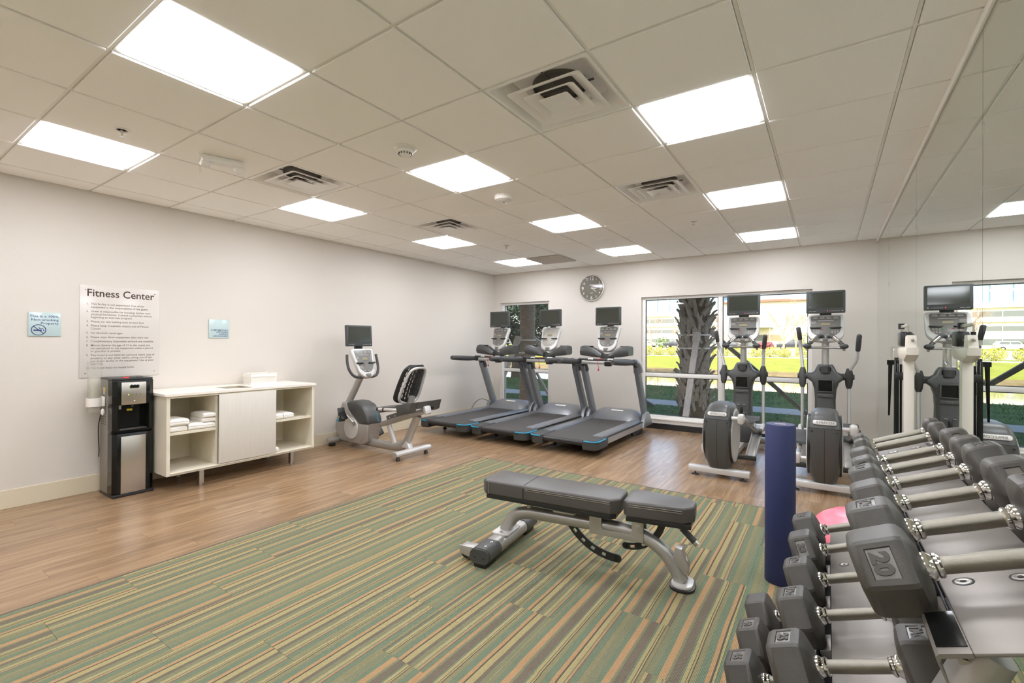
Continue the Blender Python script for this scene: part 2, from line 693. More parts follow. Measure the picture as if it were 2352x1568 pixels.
# baseboards and dark cove base
bh = .153
struct('baseboard_left', B().box((WX+.006, (RY+BY)/2, bh/2), (.012, BY-RY, bh), .004), M_BASE)
struct('baseboard_back', B().box(((W2[1]+WRX)/2+.05, BY-.006, bh/2), (WRX-W2[1]-.1, .012, bh), .004), M_BASE)
struct('baseboard_rear', B().box(((WX+WRX)/2, RY+.006, bh/2), (WRX-WX, .012, bh), .004), M_BASE)
struct('baseboard_right', B().box((WRX-.006, (RY+BY)/2, .04), (.012, BY-RY-.02, .08), .003), M_BASE)
struct('trim_1', B().box(((WX+W2[1])/2-.02, BY-.009, .045), (W2[1]-WX+.1, .018, .09), .004), M_BLACK)

# floor: planks laid along the room
fl = struct('floor', B().box(((WX+WRX)/2, (RY+BY)/2, -.03), (WRX-WX+.1, BY-RY+.1, .036)), M_SEAM)
CX, CY, CY0 = -3.371, 4.387, -.35
pw, pl, gp = .1815, 1.22, .0009
pm = {}


def plank(x0, x1, y0, y1):
    key = (round(x1-x0, 3), round(y1-y0, 3))
    if key not in pm:
        q = B().box((0, 0, -.006), (x1-x0-gp, y1-y0-gp, .012))
        me = bpy.data.meshes.new('plank')
        me.from_pydata(q.v, [], q.f)
        me.materials.append(M_WOOD)
        pm[key] = me
    o = link('plank', pm[key], fl, ((x0+x1)/2, (y0+y1)/2, 0))


nx = int((WRX-WX)/pw)+1
for i in range(nx):
    x0 = WX+i*pw
    x1 = min(x0+pw, WRX)
    ystart = -.55 if x1 <= CX+.001 else CY+.012
    if x0 < CX < x1:
        segs = [(x0, CX-.012, -.55, CY+.012), (x0, x1, CY+.012, BY)]
    else:
        segs = [(x0, x1, ystart, BY)]
    for (a, c, ys, ye) in segs:
        y = ys-((i*.437) % 1)*pl
        while y < ye-.01:
            y0, y1 = max(y, ys), min(y+pl, ye)
            if y1-y0 > .03:
                plank(a, c, y0, y1)
            y += pl
obj('subfloor', B().box(((WX+CX)/2, (RY-.55)/2, -.006), (CX-WX, -.55-RY, .011)), M_WOOD, fl, 0)

# carpet planks
cp = thing('carpet', 'striped green, tan and peach carpet laid in planks on the wood floor', 'carpet', ((CX+WRX)/2, CY0, 0))
kx, ky = .25, 1.0
cm = {}
ncol = int((WRX-CX)/kx)+1
for i in range(ncol):
    x0 = CX+i*kx
    x1 = min(x0+kx, WRX-.014)
    if x1-x0 < .02:
        continue
    y1 = CY
    k = 0
    first = ((i*.37+.35) % 1)*ky+.05
    while y1 > CY0+.01:
        y0 = max(y1-(first if k == 0 else ky), CY0)
        key = (round(x1-x0, 3), round(y1-y0, 3))
        if key not in cm:
            q = B().box((0, 0, -.0015), (x1-x0-.0012, y1-y0-.0012, .009))
            me = bpy.data.meshes.new('carpet_plank')
            me.from_pydata(q.v, [], q.f)
            me.materials.append(M_CARPET)
            cm[key] = me
        link('carpet_plank', cm[key], cp, ((x0+x1)/2-cp.location.x, (y0+y1)/2-CY0, 0))
        y1 = y0
        k += 1
e = B().box((CX-.006-cp.location.x, (CY-CY0)/2, 0), (.012, CY-CY0, .008))
obj('edge_strip', e, M_DKEDGE, cp, 0)
obj('edge_strip', B().box((0, CY+.006-CY0, 0), (WRX-CX+.0, .012, .008)), M_DKEDGE, cp, 0)
obj('underlay', B().box((0, (CY0+RY)/2-CY0, -.006), (WRX-CX-.03, CY0-RY, .011)), mat('carpet_plain', (146, 143, 116), .95), cp, 0)

# ceiling: slab, grid bars, tiles
ce = struct('ceiling', B().box(((WX+WRX)/2, (RY+BY)/2, TOPZ-.02), (WRX-WX+.2, BY-RY+.2, .06)), M_TILE)
T = .61
gx = [WX]+[(-4.50258+i)*T for i in range(-4, 6)]+[WRX]
gy = [RY]+[(1.22646+j)*T for j in range(-6, 12)]
gy = [y for y in gy if y < BY-.1]+[BY]
LX = [(-4.50258+i)*T for i in range(-4, 7)]
cells_special = {}


def cellx(i):
    return (-4.50258+i)*T


def celly(j):
    return (1.22646+j)*T


LIGHTS = [(i, j) for j in (-3, 0, 3, 6, 9) for i in (-3, 0, 3)]
VENTS = [(2, 2), (-2, 2), (2, 5), (-2, 5), (-2, -4)]
RET = [(-2, 9)]
spec = {(round(cellx(i), 2), round(celly(j), 2)) for i, j in LIGHTS+VENTS}
tm = {}
for a in range(len(gx)-1):
    for c in range(len(gy)-1):
        x0, x1, y0, y1 = gx[a], gx[a+1], gy[c], gy[c+1]
        if (round(x0, 2), round(y0, 2)) in spec:
            continue
        if x1-x0 < .03 or y1-y0 < .03:
            continue
        key = (round(x1-x0, 3), round(y1-y0, 3))
        if key not in tm:
            q = B()
            w, d = x1-x0-.020, y1-y0-.020
            q.box((0, 0, .010), (w, d, .028), .003, seg=1)
            me = bpy.data.meshes.new('ceiling_tile')
            me.from_pydata(q.v, [], q.f)
            me.materials.append(M_TILE)
            tm[key] = me
        t = link('ceiling_tile', tm[key], ce, ((x0+x1)/2, (y0+y1)/2, H-.004))
for x in gx[1:-1]:
    obj('grid_bar', B().box((x, (RY+BY)/2, H+.012), (.0145, BY-RY, .02)), M_GRID, ce, 0)
for y in gy[1:-1]:
    obj('grid_bar', B().box(((WX+WRX)/2, y, H+.0124), (WRX-WX, .0145, .02)), M_GRID, ce, 0)
# wall angle round the ceiling, with the white channel above the mirrors
g = B()
g.box((WX+.011, (RY+BY)/2, H+.0105), (.022, BY-RY, .02))
g.box(((WX+WRX)/2, BY-.011, H+.0105), (WRX-WX, .022, .02))
obj('wall_angle', g, M_GRID, ce, 0)
obj('mirror_channel', B().box((MX-.006, (RY+BY)/2, H-.024), (.016, BY-RY-.02, .046), .003), M_GRID, ce)

# ceiling light panels
ROWN = {-3: 'behind the camera', 0: 'nearest', 3: 'second', 6: 'third', 9: 'farthest, by the window wall'}


def light_label(i, j):
    ro = {-3: 'row by the sign wall', 0: 'middle row', 3: 'row by the mirrors'}[i]
    if j == -3:
        return 'square white light panel behind the viewer, '+ro
    if (i, j) == (3, 0):
        return 'square white light panel overhead near the mirrors, seen first in the row by the mirrors'
    n = {0: 'first', 3: 'second', 6: 'third', 9: 'last'}[j]
    if i == 3:
        n = {3: 'largest', 6: 'middle', 9: 'smallest'}[j]
    return 'square white ceiling light panel, %s in the %s' % (n, ro)


first = None
for i, j in LIGHTS:
    loc = (cellx(i)+T/2, celly(j)+T/2, H)
    if first is None:
        t = first = thing('ceiling_light', '', 'light', loc, group='square ceiling light panels')
        w = T-.016
        f = B()
        for sx, sy, dx, dy in ((0, w/2-.013, w, .026), (0, -w/2+.013, w, .026), (w/2-.013, 0, .026, w-.052), (-w/2+.013, 0, .026, w-.052)):
            f.box((sx, sy, .004), (dx, dy, .014))
        obj('frame', f, M_WHITE, t, 0)
        obj('diffuser', B().box((0, 0, -.005), (w-.05, w-.05, .016)), M_PANEL, t, 0)
        obj('housing', B().box((0, 0, .05), (w-.01, w-.01, .07)), M_WHITE, t, 0)
        t['label'] = light_label(i, j)
    else:
        clone(first, loc, light_label(i, j))

# air diffusers


def ring(b, w, d, z0, z1, t):
    """square cone ring: outer half width w at z0 (low), inner half width d at z1 (high), thickness t"""
    o = [rr(2*w, 2*w, .02, 3), rr(2*d, 2*d, .015, 3), rr(2*d-.004, 2*d-.004, .013, 3), rr(2*w-2*t, 2*w-2*t, .018, 3)]
    zz = [z0, z1, z1-.004, z0-.0015]
    R = [[(x, y, z) for x, y in p] for p, z in zip(o, zz)]
    R.append(R[0])
    b.loft(R, caps=False)
    return b


vt = None
VL = {(2, 2): 'big white four-way air vent in the ceiling nearest the mirrors', (-2, 2): 'white four-way air vent beside the emergency light on the ceiling',
      (2, 5): 'white four-way air vent touching a light panel in the row by the mirrors', (-2, 5): 'small far four-way air vent, touching the third light of the sign wall row', (-2, -4): 'white four-way air vent behind the viewer'}
M_DUCT = mat('duct_dark', (104, 100, 92), .6)
for v in VENTS:
    loc = (cellx(v[0])+T/2, celly(v[1])+T/2, H)
    if vt is None:
        t = vt = thing('air_vent', '', 'vent', loc, group='square ceiling air vents')
        w = T/2-.008
        f = B()
        o = [rr(2*w, 2*w, .003, 3), rr(2*w, 2*w, .003, 3), rr(2*w-.03, 2*w-.03, .02, 3), rr(2*w-.11, 2*w-.11, .05, 3), rr(2*w-.17, 2*w-.17, .06, 3), rr(2*w-.19, 2*w-.19, .06, 3)]
        zz = [.02, -.006, -.008, .030, .07, .14]
        f.loft([[(x, y, z) for x, y in p] for p, z in zip(o, zz)], caps=False)
        obj('housing', f, M_VENT, t, 30)
        obj('duct', B().lathe([(.150, .13), (.150, .060), (.142, .060), (.142, .13)], 30).lathe([(.146, .0725), (.001, .073)], 30), M_DUCT, t)
        obj('duct_plate', B().box((0, 0, .08), (.56, .56, .01)), M_VENT, t, 0)
        for hw, hi, z0, z1 in ((.215, .140, -.016, .020), (.150, .085, -.022, .014)):
            obj('louver_ring', ring(B(), hw, hi, z0, z1, .012), M_VENT, t, 40)
        c = B().loft([[(x, y, z) for x, y in p] for p, z in ((rr(.04, .04, .006, 3), -.014), (rr(.165, .165, .012, 3), -.030), (rr(.175, .175, .012, 3), -.027), (rr(.16, .16, .012, 3), -.024), (rr(.03, .03, .006, 3), .012))])
        obj('center_cone', c, M_VENT, t, 40)
        br = B()
        br.box((0, 0, .045), (.4, .012, .006)).box((0, 0, .0455), (.012, .4, .006))
        obj('bracket', br, M_DUCT, t, 0)
        t['label'] = VL[v]
    else:
        clone(vt, loc, VL[v])
i, j = RET[0]
t = thing('return_grille', 'flat grey perforated return grille in the ceiling near the window wall', 'vent', (cellx(i)+T/2, celly(j)+T/2, H-.0165))
obj('perforated_panel', B().box((0, 0, -.004), (T-.05, T-.05, .006)), M_RETURN, t, 0)
f = B()
w = T-.02
for sx, sy, dx, dy in ((0, w/2-.01, w, .02), (0, -w/2+.01, w, .02), (w/2-.01, 0, .02, w-.04), (-w/2+.01, 0, .02, w-.04)):
    f.box((sx, sy, -.004), (dx, dy, .008))
obj('rim', f, M_RETURN, t, 0)

# sprinklers, detector, strobe, emergency light (all hang from the tile faces)
TZ = H-.008
sp = None
for (x, y, lb) in ((-3.711, 1.074, 'white recessed sprinkler head beside the nearest light of the sign wall row'), (-3.661, 5.286, 'tiny white sprinkler beside the far ceiling vent'), (-1.215, 5.338, 'tiny white sprinkler below the vent in the row by the mirrors')):
    if sp is None:
        t = sp = thing('sprinkler', lb, 'sprinkler', (x, y, TZ), group='ceiling sprinklers')
        obj('escutcheon', B().lathe([(.044, .0), (.042, -.005), (.030, -.006), (.026, .0)], 24), M_WHITE, t)
        q = B().cyl((0, 0, 0), (0, 0, -.022), .008, .006, 10)
        q.cyl((0, 0, -.022), (0, 0, -.040), .003, n=8).lathe([(.003, -.040), (.014, -.041), (.014, -.043), (.003, -.044)], 14)
        q.tube(smooth([(.007, 0, -.018), (.012, 0, -.028), (.004, 0, -.04)], 3), .002, 6).tube(smooth([(-.007, 0, -.018), (-.012, 0, -.028), (-.004, 0, -.04)], 3), .002, 6)
        obj('head', q, M_CHROME, t)
    else:
        clone(sp, (x, y, TZ), lb)
t = thing('smoke_detector', 'round cream smoke detector on the ceiling between the two biggest light rows', 'detector', (-2.412, 2.255, TZ))
obj('base', B().lathe([(.078, 0), (.078, -.008), (.066, -.018), (.054, -.022)], 32), M_WHITE, t)
obj('chamber', B().lathe([(.054, -.02), (.052, -.034), (.034, -.052), (.010, -.055)], 32), M_WHITE, t)
s_ = B()
for k in range(14):
    a = 2*PI*k/14
    s_.box((.043*math.cos(a), .043*math.sin(a), -.043), (.010, .006, .010), rot=(0, .7, a))
obj('slots', s_, M_BLACK, t, 0)
t = thing('fire_strobe', 'round white fire alarm strobe with red FIRE lettering on the ceiling', 'alarm', (-2.45, 3.49, TZ))
obj('base', B().lathe([(.085, 0), (.085, -.022), (.076, -.038), (.05, -.048), (.034, -.05)], 36), M_WHITE, t)
obj('strobe_lens', B().lathe([(.032, -.048), (.032, -.060), (.024, -.074), (.006, -.080)], 24), M_CLEAR, t)
obj('flash_tube', B().lathe([(.012, -.048), (.012, -.066), (.004, -.070)], 14), M_CHROME, t)
for k, ch in enumerate('FIRE'):
    a = math.radians(-55-24+16*k)
    text(ch, .022, (.0815*math.cos(a), .0815*math.sin(a), -.024), (PI/2+.35, 0, a+PI/2), M_INKR, t, align='CENTER')
t = thing('emergency_light', 'white twin-head emergency light fixed to the ceiling', 'light', (-3.675, 1.655, TZ), (0, 0, math.radians(71)))
obj('body', B().box((0, 0, -.025), (.26, .075, .05), .012), M_WHITE, t)
for sx in (-.105, .105):
    m = Matrix.Translation((sx, -.03, -.045)) @ Euler((math.radians(60), 0, 0)).to_matrix().to_4x4()
    h_ = obj('lamp_head', B().lathe([(.020, .0), (.036, -.02), (.038, -.035), (.034, -.038)], 22, m), M_WHITE, t)
    obj('lens', B().lathe([(.033, -.030), (.031, -.0395), (.01, -.041)], 20, m), M_STEEL, h_)
obj('test_tag', B().box((-.14, -.03, -.07), (.012, .002, .14)), M_CLEAR, t, 0)

# wall mirrors
my = [BY-.002, 6.199, 4.397, 2.665, .90, -.8, RY+.02]
MLAB = ['narrow wall mirror panel in the far corner beside the window wall', 'second wall mirror panel from the corner, with the weighing scale before it', 'wide wall mirror panel reflecting the cross trainer screen',
        'large wall mirror panel beside the far dumbbells, reflecting the window', 'wall mirror panel behind the near end of the dumbbell rack', 'wall mirror panel behind the viewer']
for k in range(6):
    y0, y1 = my[k+1]+.0018, my[k]-.0018
    t = thing('wall_mirror', MLAB[k], 'mirror', (MX, (y0+y1)/2, .085), group='wall mirror panels')
    zt = H-.049-.085
    obj('glass', B().box((.003, 0, zt/2), (.006, y1-y0, zt)), M_MIRROR, t, 0)
    obj('backing', B().box((.009, 0, zt/2), (.0055, y1-y0+.002, zt)), M_MEDGE, t, 0)
    if k < 4:
        for z in ((.5, 1.9+.2*(k % 2), 2.28-.06*k) if k else (1.9, 2.27)):
            obj('clip', B().box((-.002, -(y1-y0)/2, z), (.006, .008, .05)), M_CLEAR, t, 0)
# ------------------------------------------------------------------ left wall: signs
RW = (PI/2, 0, PI/2)      # local x -> +Y, y -> up, z -> into the room


def fit(o, w):
    bpy.context.view_layer.update()
    if o.dimensions.x > 0:
        o.scale.x *= w/o.dimensions.x


t = thing('rules_sign', 'large white acrylic rules sign headed Fitness Center above the water dispenser', 'sign', (WX, 1.593, 1.438), RW)
obj('plate', B().box((0, 0, .004), (.594, .826, .006), .002), M_SIGN, t)
o = text('Fitness Center', .094, (-.252, .318, .0075), None, M_INKB, t, name='title', bold=.010)
fit(o, .50)
lines = [(388, '1.', 'This facility is not supervised. Use of the'), (435, '', 'equipment is the responsibility of the guest.'), (497, '2.', 'Guest is responsible for knowing his/her own'), (542, '', 'physical limitations. Consult a physician before'),
         (586, '', 'beginning an exercise program.'), (650, '3.', 'Please, no wet bathing suits or bare feet.'), (711, '4.', 'Please keep breakable objects out of Fitness'), (757, '', 'Center.'), (820, '5.', 'No alcoholic beverages.'),
         (883, '6.', 'Please wipe down equipment after each use.'), (945, '7.', 'Complimentary disposable earbuds are available.'), (1006, '8.', 'Minors (below the age of 12 in this state) are'), (1050, '', 'not permitted to use equipment unless a parent'),
         (1094, '', 'or guardian is present.'), (1155, '9.', 'This hotel is not liable for personal injury, loss of'), (1198, '', 'property or any other claims arising out of the'), (1243, '', 'use of this facility or the equipment. Use at your'), (1287, '', 'own risk.'), (1345, '10.', 'This hotel does not supply locks.')]
ksx = None
for yy, nn, tx in lines:
    ly = .412-(yy*.153+640-656)*.00394
    o = text(tx, .0255, (-.222, ly, .0075), None, M_INKG, t, name='rule_line', bold=.002)
    if ksx is None:
        fit(o, .395)
        ksx = o.scale.x
    o.scale.x = ksx
    if nn:
        text(nn, .0255, (-.252, ly, .0075), None, M_INKG, t, name='rule_number', bold=.002, sx=ksx*.9)
for sx in (-.258, .258):
    for sy in (.374, -.374):
        obj('screw', B().lathe([(.004, .006), (.004, .009), (.002, .0095)], 10, Matrix.Translation((sx, sy, 0))), M_INKB, t)
t = thing('no_smoking_sign', 'small aqua sign about the non-smoking property with a crossed cigarette', 'sign', (WX, 1.0745, 1.4925), RW)
obj('plate', B().box((0, 0, .006), (.199, .199, .009), .002), M_SIGNB, t)
for k, s_ in enumerate(('This is a 100%', 'Non-smoking', 'Property')):
    o = text(s_, .0265, (.085, .058-.029*k, .0108), None, M_INKN, t, align='RIGHT')
    o.scale.x = 1.16
m = Matrix.Translation((-.038, -.048, .0108))
obj('no_smoking_symbol', B().lathe([(.046, 0), (.046, .001), (.041, .001), (.041, 0), (.046, 0)], 36, m).box((-.038, -.048, .0115), (.09, .005, .001), rot=(0, 0, -.78)).box((-.044, -.051, .0113), (.05, .010, .001)).box((-.008, -.051, .0113), (.005, .010, .001)).tube([(-.036, -.026, .0113), (-.032, -.036, .0113), (-.014, -.036, .0113), (-.008, -.042, .0113)], .002, 6), M_INKN, t, 0)
t = thing('earbud_sign', 'small aqua sign about complimentary disposable earbuds over the cabinet', 'sign', (WX, 2.4385, 1.492), RW)
obj('plate', B().box((0, 0, .006), (.203, .198, .009), .002), M_SIGNB, t)
for k, s_ in enumerate(('COMPLIMENTARY', 'DISPOSABLE', 'EARBUDS', 'ARE AVAILABLE')):
    o = text(s_, .0215, (.09, -.022-.0215*k, .0108), None, M_INKN, t, align='RIGHT')

# ------------------------------------------------------------------ wall clock
t = thing('wall_clock', 'round wall clock with a taupe face and white numerals between the windows', 'clock', (-3.378, BY, 2.308), (PI/2, 0, 0))
obj('case', B().lathe([(.228, 0), (.231, .012), (.229, .030), (.219, .036), (.214, .034), (.213, .022), (.10, .022)], 64), M_SILVERL, t)
obj('face', B().lathe([(.2135, .020), (.2135, .0235), (.001, .0236)], 64), M_CLOCK, t)
for k in range(1, 13):
    a = PI/2-k*PI/6
    big = k % 3 == 0
    r = .168 if big else .170
    sz = .092 if big else .052
    o = text(str(k), sz, (r*math.cos(a), r*math.sin(a)-sz*.36, .0245), None, M_INKW, t, align='CENTER', name='numeral')
    o.scale.x = 1.0 if k != 12 else .9
obj('chapter_ring', B().lathe([(.117, .0236), (.117, .0242), (.115, .0242), (.115, .0236), (.117, .0236)], 64), M_INKG, t)
hh = B()
for a, ln, w in ((math.radians(-9), .085, .012), (math.radians(-39), .115, .008)):
    hh.box((math.cos(a)*ln*.46, math.sin(a)*ln*.46, .027), (ln, w, .0015), rot=(0, 0, a))
hh.lathe([(.011, .024), (.011, .029), (.004, .030)], 16)
obj('hands', hh, M_INKW, t)
obj('maker_mark', B().box((0, -.085, .0243), (.05, .008, .0006), .001, rot=(0, 0, .06)), M_INKW, t)
obj('glass', B().lathe([(.2125, .031), (.2125, .0325), (.12, .0345), (.001, .0350)], 48), M_CGLASS, t, 60)

# ------------------------------------------------------------------ water dispenser
t = thing('water_dispenser', 'tall black and grey bottom-load water dispenser at the left of the cabinet', 'dispenser', (-5.395, 1.568, 0))
M_SIDE = mat('grey_side', (142, 138, 128), .4, .3)
q = B().box((.10, 0, .52), (.20, .295, 1.0), .006)
sd = obj('cabinet_body', q, M_SIDE, t)
v = B()
for zr in range(9):
    for kk in range(3):
        v.box((.05+.045*kk, -.1478, .80-zr*.022), (.022, .002, .006), rot=(0, .25, 0))
obj('side_vents', v, M_BLACK, sd, 0, kind='stuff')
obj('base', B().box((.165, 0, .014), (.33, .297, .028), .005), M_BLACK, t)
q = B()
q.prism([(.198, -.1475), (.30, -.1475), (.328, -.115), (.328, .115), (.30, .1475), (.198, .1475)], .80, 1.012, 'xy', .004)
for s in (-1, 1):
    q.prism([(.198, s*.1475), (.30, s*.1475), (.326, s*.118), (.326, s*.108), (.198, s*.108), (.198, s*.1475)][:6], .575, .80, 'xy')
q.box((.246, 0, .563), (.09, .295, .03), .003)
obj('upper_housing', q, M_BLACKG, t)
obj('recess', B().box((.208, 0, .685), (.012, .22, .235)).box((.262, 0, .799), (.11, .21, .004)), M_BLACKG, t, 0)
tl = B().prism([(0, -.1475), (.29, -.1475), (.325, -.11), (.325, .11), (.29, .1475), (0, .1475)], 1.012, 1.03, 'xy', .006)
obj('top_lid', tl, M_BLACK, t)
for k in range(3):
    obj('button', B().box((.295, -.05+.05*k, 1.033), (.035, .044, .010), .004, rot=(0, .18, 0)), M_RED if k == 0 else M_CHARM, t)
pn = obj('control_panel', B().box((.329, -.003, .897), (.008, .178, .196), .003), M_STEEL, t)
obj('readout', B().box((.334, .0, .957), (.003, .064, .028), .001), M_BLACKG, pn)
obj('display_rim', B().box((.3335, .0, .957), (.002, .072, .036), .0008), M_CHROME, pn)
for k in range(4):
    obj('indicator', B().lathe([(.003, 0), (.003, .002), (.001, .0025)], 10, Matrix.Translation((.333, -.042+.028*k, .886)) @ Euler((0, PI/2, 0)).to_matrix().to_4x4()), M_LEDG if k == 0 else M_BLACK, pn)
obj('spout_light', B().box((.334, 0, .830), (.003, .012, .006), .002), M_INKW, pn)
obj('spout', B().cyl((.285, 0, .80), (.285, 0, .770), .012, .008, 14), M_CHARM, t)
obj('drip_tray', B().box((.275, 0, .582), (.095, .2, .008), .003), M_CHARM, t)
g = B()
for k in range(12):
    g.box((.275, -.088+.016*k, .587), (.075, .005, .004))
obj('tray_grille', g, M_STEEL, t, 0, kind='stuff')
obj('warning_sticker', B().box((.2148, 0, .742), (.001, .04, .018)), M_YEL, t, 0)
obj('energy_sticker', B().box((.2148, -.08, .772), (.001, .042, .042)), M_INKW, t, 0)
d = B().prism([(.198, -.1475), (.30, -.1475), (.326, -.118), (.326, .118), (.30, .1475), (.198, .1475)], .03, .548, 'xy', .004)
dr = obj('door', d, M_BLACKG, t)
obj('door_panel', B().box((.3265, -.003, .277), (.006, .178, .494), .002), M_STEEL, dr)
obj('label_sticker', B().box((.10, -.1482, .915), (.04, .001, .06)), M_INKW, t, 0)
obj('label_sticker', B().box((.125, -.1485, .925), (.025, .001, .035)), M_YEL, t, 0)
obj('power_cord', B().tube(smooth([(.03, -.150, .70), (.0, -.158, .60), (.02, -.162, .48), (.012, -.156, .38), (-.02, -.15, .32)]), .004, 8), M_BLACK, t)

# cup tube on the side of the dispenser
t = thing('cup_dispenser', 'clear plastic cup tube in a white bracket on the side of the water dispenser', 'dispenser', (-5.29, 1.352, .735))
obj('tube', B().lathe([(.047, .02), (.047, .43), (.045, .43), (.045, .02), (.047, .02)], 28), M_CLEAR, t)
obj('cap', B().lathe([(.0485, .425), (.0485, .445), (.02, .448)], 28), M_CLEAR, t)
obj('bracket', B().lathe([(.055, .05), (.056, .125), (.049, .125), (.049, .05), (.055, .05)], 28).box((0, .055, .09), (.085, .02, .085), .006), M_WHITE, t)
obj('collar', B().lathe([(.048, 0), (.050, .05), (.046, .05), (.043, 0), (.048, 0)], 28), M_CLEAR, t)
obj('lever', B().ball((.052, .045, -.0), .022, (.5, .6, 1.4), 14, 8), M_WHITE, t)
M_CUP = glass_mat('cup_plastic', (255, 255, 254), .6, .10)
cu = None
for k in range(9):
    loc = (-5.29, 1.352, .775+.022*k)
    if cu is None:
        cu = obj('plastic_cup', B().lathe([(.026, 0), (.036, .085), (.0385, .086), (.0385, .090), (.034, .090), (.024, .003)], 22), M_CUP, None, loc=loc)
        tag(cu, 'translucent plastic cup nested in the clear tube by the water dispenser', 'cup', 'cups nested in the tube')
    else:
        c = dup(cu)
        c.location = loc

# ------------------------------------------------------------------ towel cabinet
FX = -4.852
cb = thing('storage_cabinet', 'low pale laminate cabinet with open shelves and a sliding door', 'cabinet', (FX, 2.455, 0))
D, z0, z1, y0, y1 = .60, .15, .862, -.72, .72
obj('side_panel', B().box((-D/2, y0+.014, (z0+z1)/2), (D, .028, z1-z0), .0015, seg=1), M_LAM, cb, 0)
obj('side_panel', B().box((-D/2, y1-.014, (z0+z1)/2), (D, .028, z1-z0), .0015, seg=1), M_LAM, cb, 0)
obj('bottom_panel', B().box((-D/2, 0, z0+.014), (D, 1.384, .028)), M_LAM, cb, 0)
obj('top_rail', B().box((-D/2, 0, z1-.010), (D-.01, 1.384, .02)), M_LAM, cb, 0)
obj('back_panel', B().box((-D+.008, 0, (z0+z1)/2), (.012, 1.384, z1-z0-.05)), M_LAM, cb, 0)
for yy in (2.158-2.455, 2.70-2.455):
    obj('divider', B().box((-D/2-.012, yy, (z0+z1)/2), (D-.03, .022, z1-z0-.05)), M_LAM, cb, 0)
obj('shelf', B().box((-D/2-.008, (y0+.028+2.147-2.455)/2, .520), (D-.022, 2.147-2.455-y0-.029, .024)), M_LAM, cb, 0)
obj('shelf', B().box((-D/2-.008, (y1-.028+2.711-2.455)/2, .508), (D-.022, y1-.029-2.711+2.455, .024)), M_LAM, cb, 0)
M_DOOR = mat('door_laminate', (214, 209, 198), .4, bump=.06, bscale=40, var=.035, vscale=10, stretch=(1, 16, .5))
obj('sliding_door', B().box((.006, (2.163+2.722)/2-2.455, (.182+.846)/2), (.018, .559, .664), .002), M_DOOR, cb)
obj('door_track', B().box((.0, 0, .172), (.03, 1.38, .006)), M_LAM, cb, 0)
for xx in (-.055, -D+.06):
    for yy in (2.023-2.455+.01, 2.934-2.455):
        obj('leg', B().box((xx, yy, .083), (.045, .04, .134), .002).cyl((xx, yy, .0), (xx, yy, .016), .016, n=12), M_STEEL, cb)
ct = thing('countertop', 'white solid-surface countertop with a square waste opening on the cabinet', 'countertop', (FX, 2.455, .862))
hx0, hx1, hy0, hy1 = -.36, -.07, 2.285-2.455, 2.535-2.455
q = B()
X0, X1, Y0, Y1, tz = -.615, .014, -.735, .735, .022
q.box(((X0+hx0)/2, 0, tz/2), (hx0-X0, Y1-Y0, tz)).box(((hx1+X1)/2, 0, tz/2), (X1-hx1, Y1-Y0, tz))
q.box(((hx0+hx1)/2, (Y0+hy0)/2, tz/2), (hx1-hx0, hy0-Y0, tz)).box(((hx0+hx1)/2, (Y1+hy1)/2, tz/2), (hx1-hx0, Y1-hy1, tz))
obj('slab', q, M_TOP, ct, 0)
q = B()
cx, cy, w_, d_ = (hx0+hx1)/2, (hy0+hy1)/2, hx1-hx0, hy1-hy0
for sx, sy, dx, dy in ((0, d_/2-.004, w_, .007), (0, -d_/2+.004, w_, .007), (w_/2-.004, 0, .007, d_), (-w_/2+.004, 0, .007, d_)):
    q.box((cx+sx, cy+sy, -.02), (dx, dy, .082))
obj('waste_chute', q, M_STEEL, ct, 0)
obj('chute_floor', B().box((cx, cy, -.063), (w_, d_, .004)), M_BLACK, ct, 0)


def towel_mesh(w, d, h, seed):
    r = random.Random(seed)
    q = B()
    n = 3
    rings = []
    N = 14
    for k in range(N+1):
        yy = -w/2+w*k/N
        edge = min(k, N-k)/N
        e = .86+.14*min(1, edge*5)
        jig = .003*math.sin(k*.45+seed)
        p = []
        hh = h*e
        for (x, z) in ((-d/2, hh*.08), (-d/2+.02, 0), (d/2-.03, 0), (d/2-.010, hh*.06), (d/2-.001, hh*.22), (d/2+.002, hh*.42), (d/2-.001, hh*.50), (d/2+.002, hh*.58), (d/2+.001, hh*.75), (d/2-.010, hh*.94), (d/2-.035, hh*1.02), (0, hh*(1.05+.03*math.sin(seed+k*.7))), (-d/2+.03, hh*.98), (-d/2, hh*.8)):
            p.append((x+jig, yy, z))
        rings.append(p)
    q.loft(rings)
    return q


TW = [(1.832, .533, .150, .052, 'folded white towel at the bottom of the pair by the cabinet end'), (1.837, .586, .165, .066, 'folded white towel on top of the pair by the cabinet end'),
      (1.992, .533, .140, .060, 'single folded white towel between the two towel stacks'), (2.097, .533, .098, .052, 'bottom folded towel of the stack against the divider'),
      (2.093, .586, .112, .046, 'middle folded towel of the stack against the divider'), (2.095, .633, .108, .044, 'top folded towel of the stack against the divider'),
      (2.775, .521, .105, .062, 'folded white towel partly hidden behind the sliding door'), (2.888, .521, .110, .062, 'outer folded white towel on the shelf beside the sliding door'),
      (2.745, .179, .07, .05, 'crumpled white towel on the cabinet floor behind the sliding door')]
for k, (yy, zz, w, h, lb) in enumerate(TW):
    o = obj('folded_towel', towel_mesh(w, .27, h, k*2.1), M_TOWEL, None, 60, loc=(FX-.165+(.012 if k in (1, 5) else 0), yy, zz))
    tag(o, lb, 'towel', 'white towels in the cabinet')

